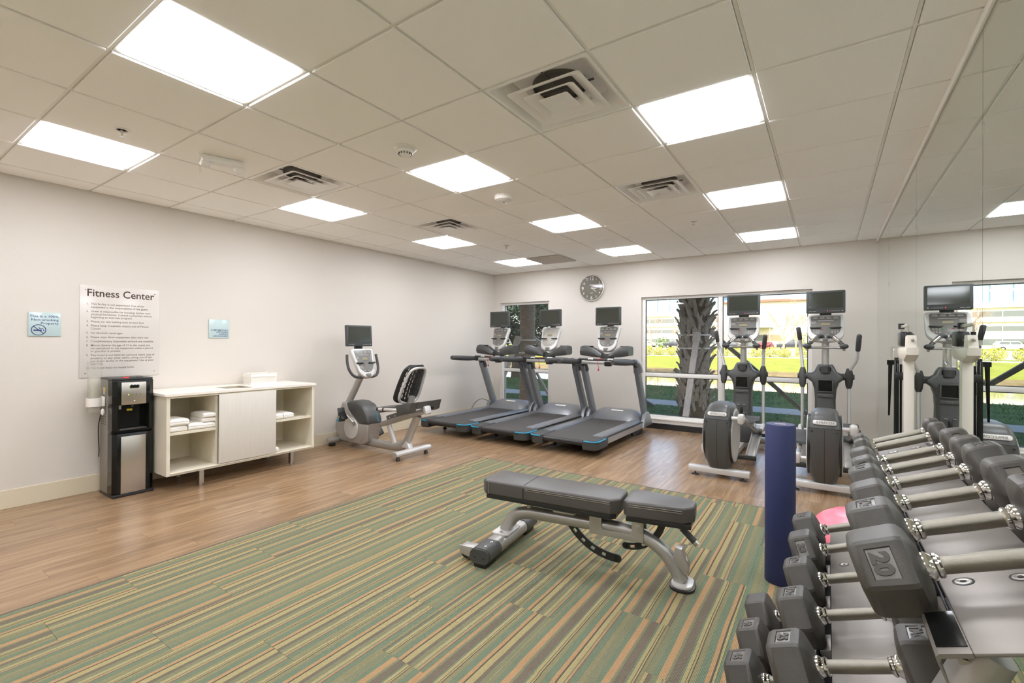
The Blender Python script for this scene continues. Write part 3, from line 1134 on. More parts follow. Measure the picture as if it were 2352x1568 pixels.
t = thing('storage_basket', 'small white lattice plastic basket on the countertop against the wall', 'basket', (-5.305, 2.795, .884), (0, 0, PI/2))
q = B()
L, Wd, hz = .285, .17, .115
for side in range(4):
    ln = L if side % 2 == 0 else Wd
    off = Wd/2 if side % 2 == 0 else L/2
    a = side*PI/2
    mm = Euler((0, 0, a)).to_matrix().to_4x4()
    nn = int(ln/.0145)
    for k in range(nn+4):
        for s in (-1, 1):
            xa = -ln/2+ln*k/nn-(.03 if s > 0 else 0)
            pts = []
            for z in (0.012, hz-.03):
                xx = xa+s*(z-.012)*.45+(0 if s > 0 else 0)
                pts.append((max(-ln/2, min(ln/2, xx)), -off*.94-.06*off*z/hz, z))
            if abs(pts[0][0]-pts[1][0]) < .004:
                continue
            q2 = B().tube(pts, .0022, 4)
            q.add(q2.v, q2.f, mm)
obj('lattice_walls', q, M_WHITE, t, 0, kind='stuff')
f = B()
for side in range(4):
    ln = L if side % 2 == 0 else Wd
    off = Wd/2 if side % 2 == 0 else L/2
    mm = Euler((0, 0, side*PI/2)).to_matrix().to_4x4()
    q2 = B().box((0, -off, hz-.014), (ln+.004, .005, .034)).box((0, -off*.95, .008), (ln, .005, .016)).box((0, -off+.0025, hz+.002), (ln+.02, .016, .005)).box((ln/2-.004, -off*.97, hz/2), (.009, .005, hz))
    f.add(q2.v, q2.f, mm)
obj('rim', f, M_WHITE, t, 0)
obj('liner', B().box((0, 0, .05), (L-.022, Wd-.02, .094)), M_TOWEL, t, 0)
# ------------------------------------------------------------------ shared console and screen of the cardio machines


def outline(wt, wb, h, rb, rt=.035):
    R = []
    for k in range(8):
        a = PI/2*k/7
        R.append((wb/2-rb+rb*math.sin(a) if rb < wb/2 else wb/2*math.sin(a), rb-rb*math.cos(a)))
    for k in range(6):
        a = PI/2*k/5
        R.append((wt/2-rt+rt*math.cos(a), h-rt+rt*math.sin(a)))
    return R+[(-x, z) for x, z in R[::-1]]


def screen(par, loc, tilt=0, led=False):
    s = obj('screen', B().prism(rr(.392, .270, .012, 3), -.022, .022, 'xz', .006).prism(rr(.26, .18, .02, 3), .02, .05, 'xz', .01), M_BEZEL, par, 35, loc, (tilt, 0, 0))
    obj('display', B().box((0, -.0225, .020), (.338, .004, .188)), M_SCREEN, s, 0)
    obj('bezel_lip', B().prism(rr(.352, .202, .004, 2, 0, .02), -.0235, -.018, 'xz', .001), M_CHARM, s, 0)
    st = B()
    for k in range(9):
        st.box((.045+.0115*k, -.0235, -.112), (.008, .002, .005))
    obj('key_strip', st, M_KEY, s, 0, kind='stuff')
    obj('power_key', B().box((.166, -.0235, -.110), (.014, .002, .007)), M_INKW, s, 0)
    m1 = B()
    for k in range(6):
        m1.box((-.165+.012*k+(.008 if k > 2 else 0), -.0235, -.114), (.009, .0015, .006))
    obj('maker_mark', m1, M_KEY, s, 0)
    if led:
        obj('led', B().ball((.022, -.0235, -.110), .004, n=10, h=6), M_LED, s)
    return s


def console(par, loc, tilt, wt, wb, h, rb, pale=False):
    c = obj('console', B().prism(outline(wt, wb, h, rb), -.022, .035, 'xz', .016, seg=3), M_SILVERL, par, 40, loc, (tilt, 0, 0))
    F = M_FACEL if pale else M_FACE
    k = .80
    fp = [(x*k, .075+(z)*(h-.098)/h) for x, z in outline(wt, wb, h, rb*.95, .025)]
    obj('faceplate', B().prism(fp, -.026, -.015, 'xz', .002), F, c, 30)
    y = -.0275
    obj('lcd', B().box((0, y, h*.64), (wt*.24, .003, h*.085)), M_LCD, c, 0)
    b_ = B()
    for n_ in range(4):
        b_.box((wt*(-.27+.18*n_), y, h*.86), (wt*.13, .003, h*.032)).box((wt*(-.27+.18*n_), y, h*.90), (wt*.10, .002, h*.012))
    b_.box((0, y, h*.765), (wt*.42, .002, h*.018))
    for n_ in range(3):
        b_.box((-wt*.32, y, h*(.66+.035*n_)), (wt*.15, .002, h*.016))
        for m_ in range(4):
            b_.box((wt*(-.30+.06*n_), y, h*(.30+.045*m_)), (wt*.036, .002, h*.02))
            b_.box((wt*(.18+.07*n_), y, h*(.30+.045*m_)), (wt*.045, .002, h*.02))
    b_.box((wt*-.13, y, h*.245), (wt*.1, .002, h*.022)).box((wt*.08, y, h*.245), (wt*.1, .002, h*.022))
    obj('keys', b_, M_KEY if not pale else M_SILVERL, c, 0, kind='stuff')
    obj('maker_mark', B().box((0, y, h*.935), (wt*.16, .003, h*.018)), M_INKW, c, 0)
    obj('stop_key', B().box((-wt*.10, y, h*.43), (wt*.06, .004, h*.022), .0015), M_RED, c, 0)
    obj('go_key', B().box((wt*.11, y, h*.43), (wt*.06, .004, h*.022), .0015), M_GREEN, c, 0)
    for s in (-1, 1):
        obj('reading_ledge', B().prism([(s*wt*.11, h*.50), (s*wt*.42, h*.51), (s*wt*.40, h*.47), (s*wt*.15, h*.462)][::s], -.050, -.02, 'xz', .003), M_BLACK, c, 30)
    obj('key_pad', B().box((0, -.027, .038), (.07, .012, .03), .004).box((0, -.03, .012), (.05, .02, .016), .004), M_FACE, c, 30)
    return c


# ------------------------------------------------------------------ treadmills
tr = thing('treadmill', 'treadmill nearest the left wall, its belt end beside the exercise bike', 'treadmill', (-4.665, 5.10, 0), group='treadmills facing the windows')
t = tr
obj('belt', B().prism([(.03, .145), (.012, .17), (.03, .197), (1.72, .205), (1.72, .145)], -.285, .285, 'yz', .004), M_BELT, t, 50)
obj('deck_frame', B().box((0, 1.25, .115), (.62, 1.30, .06), .01), M_BLACK, t)
obj('end_roller', B().cyl((-.30, .04, .158), (.30, .04, .158), .034, n=18), M_BLACK, t)
for s in (-1, 1):
    sr = obj('side_rail', B().prism([(s*.285, .195), (s*.30, .222), (s*.40, .222), (s*.425, .205), (s*.425, .17), (s*.285, .17)][::s], .25, 1.75, 'xz', .003), M_GUN, t)
    obj('side_skirt', B().prism([(s*.40, .172), (s*.43, .20), (s*.442, .185), (s*.442, .115), (s*.42, .095), (s*.40, .095)][::s], .30, 1.95, 'xz', .004), M_SILVER, sr)
    obj('dark_channel', B().box((s*.436, 1.1, .195), (.016, 1.55, .016)), M_BLACK, sr, 0)
    poly = [(s*.275, .0), (s*.40, -.006), (s*.452, .035), (s*.462, .10), (s*.455, .36), (s*.275, .36)][::s]
    bp = obj('rear_bumper', B().prism(poly, .085, .212, 'xy', .018, seg=3), M_CHARM, t, 45)
    pts = smooth([(s*.30, -.010, .192), (s*.395, -.014, .192), (s*.450, .020, .192), (s*.466, .10, .192), (s*.464, .27, .194)], 4)
    obj('cyan_trim', B().tube(pts, .0085, 6), M_CYAN, bp)
    obj('screw', B().cyl((s*.30, -.012, .155), (s*.30, .0, .155), .006, n=10), M_BLACK, bp)
    obj('leveling_foot', B().cyl((s*.335, .44, .02), (s*.335, .44, .17), .009, n=10).lathe([(.032, 0), (.030, .012), (.013, .024), (.008, .028)], 18, Matrix.Translation((s*.335, .44, 0))), M_BLACK, t)
    # upright column
    q = B()
    pr = [(-.028, -.06), (.028, -.06), (.034, -.04), (.034, .04), (.028, .06), (-.028, .06), (-.034, .04), (-.034, -.04)]
    rings = []
    for yy, zz in ((1.90, .16), (1.84, .32), (1.52, .98), (1.50, 1.02)):
        rings.append([(s*.418+a, yy+b_, zz+b_*.30) for a, b_ in pr])
    up_ = obj('upright', q.loft(rings), M_GUN, t, 30)
    for zz, dy in ((.98, -.03), (.98, .03), (.92, -.0)):
        obj('bolt', B().cyl((s*.384, 1.525+dy+(0.98-zz)*.48, zz), (s*.380, 1.525+dy+(.98-zz)*.48, zz), .006, n=8), M_BLACK, up_)
    obj('upright_shoe', B().prism([(1.66, .12), (1.72, .26), (1.80, .34), (1.90, .33), (2.0, .24), (2.08, .12)], s*.445-.03, s*.445+.03, 'yz', .014), M_GUN, t, 40)
    # dark elbow and grip
    el = smooth([(s*.418, 1.555, .94), (s*.418, 1.515, 1.02), (s*.416, 1.44, 1.075), (s*.412, 1.32, 1.085)], 5)
    hr = obj('handrail', B().tube(el, [.062, .060, .058, .056, .054, .052, .050, .049, .048, .047, .046, .045, .044, .043, .042, .042], 14), M_GRIP, t, 50)
    obj('elbow_shell', B().tube([p+Vector((s*.012, -.004, .004)) for p in el[:13]], [.064, .062, .060, .058, .056, .054, .052, .0505, .049, .048, .047, .046, .045], 14), M_GUN, hr, 50)
    gp_ = smooth([(s*.412, 1.34, 1.085), (s*.408, 1.15, 1.088), (s*.400, .92, 1.098), (s*.392, .72, 1.108), (s*.390, .66, 1.108)], 4)
    obj('grip', B().tube(gp_, [.041+.010*math.sin(PI*min(1, k/15)) if k < 16 else .034 for k in range(17)], 14, prof=[(math.cos(2*PI*k/14)*.92, math.sin(2*PI*k/14)*.82) for k in range(14)]), M_GRIP, hr, 50)
h_ = B()
rings = []
for yy, hz, hw in ((1.58, .212, .40), (1.64, .262, .40), (1.74, .325, .395), (1.86, .352, .39), (2.0, .335, .375), (2.10, .27, .35), (2.12, .12, .34)):
    n = 14
    p = [(-hw, yy, .10)]
    for k in range(n+1):
        x = -hw+2*hw*k/n
        e = abs(x)/hw
        p.append((x, yy, .10+(hz-.10)*(1-e**5*.45)))
    p.append((hw, yy, .10))
    rings.append(p)
hd = obj('motor_hood', h_.loft(rings), M_GUN, t, 50)
obj('hood_badge', B().prism(rr(.19, .026, .012, 4), -.001, .004, 'xy', m=Matrix.Translation((.03, 1.755, .331)) @ Euler((.42, 0, 0)).to_matrix().to_4x4()), M_INKW, hd)
obj('crossbar', B().cyl((-.40, 1.36, 1.075), (.40, 1.36, 1.075), .031, n=18), M_SILVERL, t)
bars = smooth([(-.40, 1.30, 1.112), (-.33, 1.22, 1.122), (-.15, 1.18, 1.120), (.15, 1.18, 1.120), (.33, 1.22, 1.122), (.40, 1.30, 1.112)], 5)
fb = obj('front_grip_bar', B().tube(bars, .017, 12), M_GRIP, t)
for s in (-1, 1):
    obj('pulse_pad', B().cyl((s*.11, 1.178, 1.122), (s*.19, 1.185, 1.122), .0185, n=12), M_SILVERL, fb)
sk = obj('safety_key', B().box((0, 1.175, 1.132), (.05, .03, .012), .004), M_RED, t)
obj('cord', B().tube(smooth([(-.02, 1.165, 1.13), (-.03, 1.15, 1.08), (-.022, 1.15, 1.02), (-.026, 1.16, .985)], 5), .0035, 6), M_RED, sk)
obj('key_clip', B().box((-.026, 1.16, .975), (.022, .012, .03), .005), M_RED, sk)
obj('junction_box', B().box((.04, 1.36, 1.055), (.10, .08, .07), .014), M_BLACK, t)
obj('console_post', B().box((0, 1.42, 1.14), (.20, .10, .12), .03), M_CHARM, t)
# cup wings either side of the console
for s in (-1, 1):
    rings = []
    for k in range(9):
        u = k/8
        x = s*(.06+.315*u)
        zl = 1.145+.035*u**1.6
        zh = 1.205+.115*math.sin(PI*min(u*1.1, 1)*.5) if u < .93 else 1.305
        yb, yf = 1.285+.04*(1-u), 1.50-.02*u
        rings.append([(x, yb+.01, zl), (x, yb-.012, zl+(zh-zl)*.35), (x, yb+.0, zh-.03), (x, yb+.02, zh), (x, (yb+yf)/2, zh+.005), (x, yf-.02, zh), (x, yf, zh-.03), (x, yf, zl+.02), (x, yf-.03, zl)])
    wg = obj('cup_wing', B().loft(rings), M_CHAR, t, 50)
    obj('cup_well', B().lathe([(.044, .0), (.046, .012), (.040, .012), (.038, .001)], 22, Matrix.Translation((s*.255, 1.40, 1.305))), M_BLACK, wg)
console(t, (0, 1.37, 1.230), math.radians(-22), .345, .29, .405, .12)
obj('screen_neck', B().box((0, 1.55, 1.60), (.10, .03, .12), .01).box((0, 1.50, 1.645), (.12, .05, .02), .006), M_BEZEL, t)
screen(t, (0, 1.455, 1.756), 0)
for s in (-1, 1):
    obj('front_foot', B().box((s*.33, 1.86, .045), (.05, .20, .09), .01), M_BLACK, t)
for s in (-1, 1):
    obj('lift_bracket', B().prism([(1.50, .02), (1.75, .02), (1.88, .12), (1.45, .12)], s*.355-.015, s*.355+.015, 'yz', .004), M_BLACK, t)
obj('power_cord', B().tube(smooth([(-.42, 1.95, .08), (-.50, 1.85, .25), (-.56, 1.7, .33), (-.60, 1.55, .28), (-.64, 1.4, .08), (-.66, 1.35, .01)], 6), .005, 8), M_BLACK, t)
t2 = clone(tr, (-3.675, 5.10, 0), 'middle treadmill of the three, with the pale silver console')
t3 = clone(tr, (-2.695, 5.10, 0), 'treadmill under the clock, nearest the wide window')
for tt in (t2, t3):
    for c in list(tt.children):
        if c.name.startswith('power_cord'):
            bpy.data.objects.remove(c)
for c in list(t2.children):
    if c.name.startswith('console') and not c.name.startswith('console_post'):
        for g in c.children:
            if g.name.startswith('faceplate'):
                g.data = g.data.copy()
                g.data.materials[0] = M_FACEL
                g['label'] = 'pale silver console overlay'
for c in list(t3.children):
    if c.name.startswith('screen') and not c.name.startswith('screen_neck'):
        obj('led', B().ball((.022, -.0235, -.110), .004, n=10, h=6), M_LED, c)

# ------------------------------------------------------------------ cross trainers
PRE = 'PRECOR'


def elliptical(loc, label, armL, armR, flip):
    t = thing('cross_trainer', label, 'elliptical', loc, group='cross trainers facing the wide window')
    obj('rear_stabilizer', B().box((0, 0, .068), (.58, .085, .062), .014), M_SILVERL, t)
    for s in (-1, 1):
        obj('leveling_foot', B().cyl((s*.225, 0, .01), (s*.225, 0, .045), .007, n=8).lathe([(.036, 0), (.034, .008), (.012, .016), (.006, .018)], 18, Matrix.Translation((s*.225, 0, 0))), M_CHARM, t)
    # drum shroud: lofted rounded rectangles
    rings = []
    for z, w, ya, yb_ in ((.050, .060, .02, .24), (.07, .082, -.02, .28), (.20, .112, -.085, .40), (.32, .122, -.105, .46), (.42, .126, -.112, .48), (.52, .126, -.108, .48), (.60, .124, -.098, .46)):
        rings.append([(x, y, z) for x, y in rr(2*w, yb_-ya, .045, 4, 0, (ya+yb_)/2)])
    sh = obj('drum_shroud', B().loft(rings), M_CHAR, t, 50)
    obj('center_seam', B().prism([(.06, .045), (-.024, .075), (-.087, .20), (-.1075, .32), (-.1145, .42), (-.1105, .52), (-.1005, .60), (.0, .60), (.0, .1)], -.0012, .0012, 'yz'), M_BLACK, sh, 0)
    rings = []
    for z, w, ya, yb_ in ((.603, .1235, -.097, .46), (.66, .117, -.078, .44), (.705, .107, -.045, .40), (.735, .090, .0, .35), (.748, .06, .06, .29)):
        rings.append([(x, y, z) for x, y in rr(2*w, yb_-ya, .045, 4, 0, (ya+yb_)/2)])
    cap = obj('drum_cap', B().loft(rings), M_CHAR, t, 50)
    pm_ = Matrix.Translation((0, -.0895, .655)) @ Euler((PI/2-.32, 0, 0)).to_matrix().to_4x4()
    pl_ = obj('name_plate', B().prism(rr(.178, .040, .018, 5), -.006, .004, 'xy', .0015, m=pm_), M_SILVERL, cap)
    o = text(PRE, .030, (0, 0, 0), None, M_INKG, pl_, align='LEFT', ext=.0006)
    o.data.shear = .22
    o.data.space_character = 1.1
    o.matrix_local = pm_ @ Matrix.Translation((-.045, -.0105, .0045))
    sm = B()
    for k in range(3):
        sm.prism([(-.064+.006*k, -.0105), (-.061+.006*k, -.0105), (-.057+.006*k, .0105), (-.060+.006*k, .0105)], .004, .005, 'xy', m=pm_)
    obj('slash_marks', sm, M_INKG, pl_, 0)
    for s in (-1, 1):
        obj('screw_hole', B().cyl((s*.095, -.098, .575), (s*.095, -.110, .575), .007, n=10), M_BLACK, sh)
        md = Matrix.Translation((s*.1285, .175, .415)) @ Euler((0, s*PI/2, 0)).to_matrix().to_4x4()
        dk = obj('crank_disc', B().lathe([(.272, -.012), (.272, .004), (.262, .010), (.235, .010), (.228, .006), (.10, .006), (.02, .007)], 44, md), M_SILVERL, t, 40)
        obj('disc_ring', B().lathe([(.281, -.014), (.281, .002), (.273, .002), (.273, -.014), (.281, -.014)], 44, md), M_BLACK, dk, 40)
    # frame under the machine
    obj('frame_spine', B().box((0, .95, .075), (.09, 1.86, .07), .012), M_SILVERL, t)
    obj('front_stabilizer', B().box((0, 1.86, .085), (.62, .09, .075), .018), M_SILVER, t)
    for s in (-1, 1):
        obj('leveling_foot', B().cyl((s*.27, 1.86, .0), (s*.27, 1.86, .05), .018, n=12), M_BLACK, t)
        obj('transport_wheel', B().cyl((s*.315, 1.90, .05), (s*.345, 1.90, .05), .035, n=18), M_CHARM, t)
    # ramps
    for s in (-1, 1):
        rp = B()
        for dx in (-.045, .045):
            rp.tube([(s*.205+dx, .72, .10), (s*.205+dx, 1.52, .345)], .011, 8)
        rp.box((s*.205, 1.12, .215), (.10, .80, .012), .004, rot=(math.atan2(.245, .8), 0, 0))
        obj('ramp', rp, M_SILVER, t)
    obj('ramp_head', B().box((0, 1.50, .22), (.36, .10, .22), .02), M_CHARM, t)
    obj('ramp_foot', B().box((0, .74, .075), (.52, .05, .05), .01), M_CHARM, t)
    # pedal arms
    for s, cy, cz, ry in ((1, -.06, .62, 1.22), (-1, .40, .20, 1.40)) if not flip else ((1, -.02, .60, 1.24), (-1, .0, .30, 1.30)):
        x = s*.215
        rz = .10+(ry-.72)*.306+.05
        obj('crank_hub', B().cyl((s*.13, cy, cz), (s*.25, cy, cz), .019, n=14).box((x, cy, cz), (.062, .085, .10), .022), M_SILVERL, t)
        pa = obj('pedal_arm', B().tube(smooth([(x, cy, cz), (x, cy+.30, cz+(rz-cz)*.18), (x, (cy+ry)/2+.1, cz+(rz-cz)*.55), (x, ry, rz)], 4), .021, 10), M_SILVER, t)
        obj('roller', B().cyl((x-.05, ry, rz), (x+.05, ry, rz), .036, n=18), M_CHARM, pa)
        mz = cz+(rz-cz)*.50+.035
        py = (cy+ry)/2+.02
        an = math.atan2(rz-cz, ry-cy)
        pd = B()
        pd.prism([(-.20, 0), (.16, 0), (.22, .05), (.215, .075), (.15, .03), (-.19, .022)], x-.075, x+.075, 'yz', .006, m=Matrix.Translation((0, py, mz)) @ Euler((an*.6, 0, 0)).to_matrix().to_4x4())
        obj('foot_pedal', pd, M_CHARM, t, 40)
        # link from the roller end up to the swing arm
        obj('arm_link', B().tube(smooth([(x, ry, rz), (x+s*.03, ry+.12, rz+.0), (x+s*.035, ry+.26, rz+.04), (s*.235, 1.66, .26)], 4), .022, 10), M_SILVERL, t)
    # tower
    rings = []
    for z, w, ya, yb_ in ((.12, .135, 1.46, 1.86), (.30, .118, 1.50, 1.80), (.50, .106, 1.53, 1.77), (.70, .104, 1.555, 1.76), (.82, .112, 1.565, 1.76), (.90, .135, 1.57, 1.76), (.945, .185, 1.58, 1.755), (.985, .185, 1.585, 1.755), (1.03, .115, 1.59, 1.75), (1.09, .088, 1.60, 1.745), (1.115, .072, 1.61, 1.735)):
        rings.append([(x, y, z) for x, y in rr(2*w, yb_-ya, .05, 4, 0, (ya+yb_)/2)])
    tw = obj('tower', B().loft(rings), M_CHAR, t, 50)
    fr = B()
    fy = 1.555
    for sx, sz, dx, dz in ((0, .935, .16, .014), (0, .795, .16, .014), (.073, .865, .014, .15), (-.073, .865, .014, .15)):
        fr.box((sx, fy, sz), (dx, .035, dz), .004)
    obj('pocket_frame', fr, M_CHAR, tw)
    obj('pocket', B().box((0, 1.565, .865), (.132, .012, .13)), M_BLACKG, tw, 0)
    ew = B().box((0, 1.547, .747), (.16, .018, .045), .008)
    pl2 = obj('model_plate', ew, M_CHAR, tw)
    text('E F X', .026, (0, 1.5375, .739), (PI/2, 0, 0), M_INKG, pl2, align='CENTER', ext=.0006)
    obj('cup_well', B().lathe([(.048, .0), (.05, .075), (.044, .076), (.042, .004)], 22, Matrix.Translation((0, 1.60, 1.015))), M_CHARM, tw)
    obj('cup_shade', B().prism(rr(.115, .062, .018, 4, 0, 1.062), 1.588, 1.60, 'xz', .003), M_BLACKG, tw)
    lower = B().prism([(-.07, .22), (.07, .22), (.082, .70), (-.082, .70)], 1.515, 1.55, 'xz', .006, m=Matrix.Translation((0, -.03, 0)) @ Matrix.Rotation(-.055, 4, 'X'))
    obj('lower_panel', lower, M_CHARM, tw)
    sl_ = B().prism([(-.016, .34), (.016, .34), (.016, .64), (-.016, .64)], 1.505, 1.53, 'xz', .002, m=Matrix.Translation((0, -.03, 0)) @ Matrix.Rotation(-.055, 4, 'X'))
    obj('ramp_slot', sl_, M_BLACKG, tw)
    tk = B()
    for k in range(3):
        for s in (-1, 1):
            tk.box((s*.034, 1.515, .38+.10*k), (.03, .03, .004))
    obj('slot_marks', tk, M_KEY, tw, 0)
    obj('hub_axle', B().cyl((-.262, 1.67, .972), (.262, 1.67, .972), .040, .040, 20), M_CHARM, t)
    for s, arm in ((-1, armL), (1, armR)):
        px = s*.232
        obj('hub_cap', B().cyl((s*.255, 1.67, .972), (s*.285, 1.67, .972), .034, .028, 18), M_CHARM, t)
        ob = []
        for z, w, dd in ((.835, .022, .028), (.87, .034, .040), (.95, .040, .048), (1.0, .042, .05), (1.05, .030, .036), (1.075, .022, .026)):
            ob.append([(px+a, 1.67+b_+(z-.97)*arm['lean'], z) for a, b_ in rr(2*w, 2*dd, min(w, dd)*.8, 3)])
        so = obj('arm_socket', B().loft(ob), M_CHARM, t, 50)
        obj('swing_arm', B().cyl((px, 1.67-(.13)*arm['lean'], .845), (s*.235, 1.66, .25), .018, n=14), M_SILVERL, t)
        pts = smooth(arm['pts'], 5)
        ha = obj('handlebar', B().tube(pts, .0185, 14), M_SILVERL, t)
        g = [Vector(p) for p in arm['grip']]
        obj('grip', B().tube([g[0], g[0].lerp(g[1], .06), g[0].lerp(g[1], .5), g[0].lerp(g[1], .93), g[1]], [.022, .0245, .0265, .025, .012], 14), M_GRIP, ha, 50)
    # post, console, fixed handles
    obj('console_post', B().cyl((0, 1.68, 1.10), (0, 1.69, 1.42), .038, .036, 20), M_SILVER, t)
    obj('console_arm', B().box((0, 1.68, 1.40), (.12, .10, .06), .02), M_SILVERL, t)
    for s in (-1, 1):
        fh = obj('fixed_handle', B().tube(smooth([(s*.02, 1.60, 1.445), (s*.06, 1.575, 1.455), (s*.12, 1.52, 1.40), (s*.165, 1.47, 1.355)], 4), [.022]*7+[.020]*6, 12), M_GRIP, t, 50)
        obj('pulse_pad', B().cyl((s*.085, 1.553, 1.437), (s*.142, 1.497, 1.380), .0235, n=14), M_CHROME, fh)
        obj('handle_end', B().ball((s*.178, 1.455, 1.335), .036, (1.25, 1, .85), 14, 8), M_GRIP, fh)
        obj('end_cap', B().cyl((s*.18, 1.48, 1.32), (s*.18, 1.49, 1.285), .014, n=10), M_SILVER, fh)
    obj('handle_bar', B().tube(smooth([(-.18, 1.48, 1.315), (-.10, 1.56, 1.318), (0, 1.63, 1.318), (.10, 1.56, 1.318), (.18, 1.48, 1.315)], 5), .015, 10), M_SILVER, t)
    console(t, (0, 1.60, 1.385), math.radians(-20), .380, .372, .345, .12)
    obj('screen_neck', B().box((0, 1.715, 1.74), (.12, .03, .10), .01), M_BEZEL, t)
    screen(t, (0, 1.655, 1.866), math.radians(-3), True)
    return t


elliptical((-.915, 5.13, 0), 'cross trainer in front of the wide window, seen with its pale crank disc', dict(lean=.25, pts=[(-.232, 1.69, 1.06), (-.25, 1.71, 1.14), (-.295, 1.75, 1.28), (-.318, 1.74, 1.34), (-.322, 1.70, 1.39)], grip=[(-.322, 1.705, 1.385), (-.334, 1.67, 1.535)]),
           dict(lean=-.1, pts=[(.232, 1.66, 1.06), (.235, 1.655, 1.14), (.238, 1.64, 1.24), (.245, 1.61, 1.32)], grip=[(.243, 1.62, 1.30), (.268, 1.54, 1.475)]), False)
elliptical((-.020, 5.13, 0), 'cross trainer nearest the mirrors, behind the blue foam roller', dict(lean=.25, pts=[(-.232, 1.69, 1.06), (-.245, 1.72, 1.2), (-.258, 1.74, 1.33), (-.262, 1.72, 1.42)], grip=[(-.262, 1.722, 1.415), (-.282, 1.68, 1.57)]),
           dict(lean=-.3, pts=[(.232, 1.64, 1.04), (.262, 1.60, 1.10), (.298, 1.55, 1.18), (.306, 1.52, 1.25), (.308, 1.49, 1.30)], grip=[(.308, 1.495, 1.285), (.318, 1.40, 1.47)]), True)
# ------------------------------------------------------------------ recumbent bike
t = thing('exercise_bike', 'silver recumbent exercise bike with a mesh seat back by the left wall', 'bike', (-4.07, 3.945, 0), (0, 0, PI/2))
obj('rear_stabilizer', B().tube([(-.275, 0, .075), (.275, 0, .075)], 1, prof=rr(.058, .085, .027, 4)[::1], upv=(0, 1, 0)), M_SILVERL, t, 40)
for s in (-1, 1):
    obj('end_cap', B().tube([(s*.272, 0, .075), (s*.282, 0, .075)], 1, prof=rr(.054, .08, .025, 4), upv=(0, 1, 0)), M_SILVER, t, 40)
    obj('leveling_foot', B().lathe([(.022, 0), (.026, .012), (.020, .030), (.012, .05)], 18, Matrix.Translation((s*.225, 0, 0))), M_BLACK, t)
    obj('front_foot', B().box((s*.185, 1.28, .022), (.07, .06, .044), .008), M_BLACK, t)
obj('front_stabilizer', B().cyl((-.24, 1.28, .075), (.24, 1.28, .075), .036, n=18).cyl((-.252, 1.28, .075), (-.24, 1.28, .075), .030, n=18), M_SILVER, t)
ov = [(math.cos(2*PI*k/16)*.036, math.sin(2*PI*k/16)*.052) for k in range(16)]
obj('main_tube', B().tube(smooth([(0, 1.15, .085), (0, .75, .085), (0, .36, .085), (0, .20, .10), (0, .10, .165), (0, .02, .30), (0, -.09, .50)], 5), 1, prof=ov), M_SILVER, t, 60)
obj('gusset', B().prism([(.02, .10), (.16, .10), (.07, .20)], -.035, .035, 'yz', .006), M_SILVERL, t)
obj('support_post', B().tube([(0, .29, .08), (0, .415, .36)], 1, prof=[(a*.72, b_*.72) for a, b_ in ov]), M_SILVERL, t, 60)
# seat rail
ang = math.atan2(.23, -.76)
rl = B()
m = Matrix.Translation((0, .14, .455)) @ Matrix.Rotation(-math.atan2(.24, .78), 4, 'X')
q = B().box((0, 0, 0), (.085, .80, .062), .012)
rl.add(q.v, q.f, m)
ra = obj('seat_rail', rl, M_SILVER, t, 40)
q = B().box((0, .06, .05), (.075, .42, .06), .006)
obj('seat_carriage', B().add(q.v, q.f, m), M_GUN, t, 40)
q = B().box((0, -.395, .005), (.105, .05, .10), .02)
obj('rail_end', B().add(q.v, q.f, m), M_SILVERL, ra, 40)
for yy in (-.06, .10, .20):
    q = B().cyl((-.046, yy, .045), (-.038, yy, .045), .009, n=10)
    obj('bolt', B().add(q.v, q.f, m), M_CHROME, ra)
obj('adjust_lever', B().tube(smooth([(-.10, .50, .475), (-.105, .50, .44), (-.10, .48, .39)], 4), .005, 8).cyl((-.10, .50, .475), (-.10, .53, .478), .006, n=8), M_CYAN, t)
seat = []
for yy, w, zt in ((.51, .07, .545), (.47, .12, .565), (.36, .150, .580), (.22, .175, .595), (.10, .18, .615), (.02, .165, .635)):
    seat.append([(x, yy, zt-.03+z) for x, z in rr(2*w, .062, .028, 4)])
obj('seat', B().loft(seat), M_VINYL, t, 60)
for s in (-1, 1):
    hb = obj('seat_handle', B().tube(smooth([(s*.205, .36, .560), (s*.205, .28, .562), (s*.205, .10, .572), (s*.14, .02, .565)], 4), .019, 12), M_SILVERL, t)
    obj('grip_end', B().cyl((s*.205, .375, .559), (s*.205, .350, .560), .0225, n=14).cyl((s*.205, .275, .562), (s*.205, .250, .563), .022, n=14), M_BLACK, hb)
# storage tray behind the seat
for s in (-1, 1):
    obj('side_tray', B().prism([(.025, .633), (-.235, .678), (-.20, .565), (-.16, .548), (-.01, .520)], s*.195-.055, s*.195+.055, 'yz', .012), M_CHAR, t, 40)
obj('tray_bridge', B().prism([(-.155, .662), (-.238, .676), (-.215, .60), (-.165, .60)], -.15, .15, 'yz', .006), M_CHAR, t, 40)
# back rest
def backpt(u, v):            # u across -1..1, v 0..1 up
    w = (.205-.035*v)*(1-.42*abs(2*v-1)**7)
    return Vector((u*w, .145-.195*v-.075*(1-u*u)-.06*(.5-v)**2, .640+.450*v))
lp = [backpt(-.55, 0), backpt(-.92, .05), backpt(-1, .2), backpt(-1, .6), backpt(-.95, .9), backpt(-.6, .99), backpt(.6, .99), backpt(.95, .9), backpt(1, .6), backpt(1, .2), backpt(.92, .05), backpt(.55, 0), backpt(-.55, 0)]
lp = [Vector((p.x*.80, p.y*.3+(.145-.195*(p.z-.64)/.45)*.7-.050, .64+(p.z-.64)*.93)) for p in lp]
obj('back_frame', B().tube(smooth(lp, 4), .016, 10), M_SILVERL, t)
sh = B()
nu, nv = 21, 30
hole = lambda i, j: (2 <= i <= nu-3) and (3 <= j <= nv-3) and i % 2 == 0 and (j+(i//2 % 2)*2) % 4 != 3 and not 9 <= i <= 11
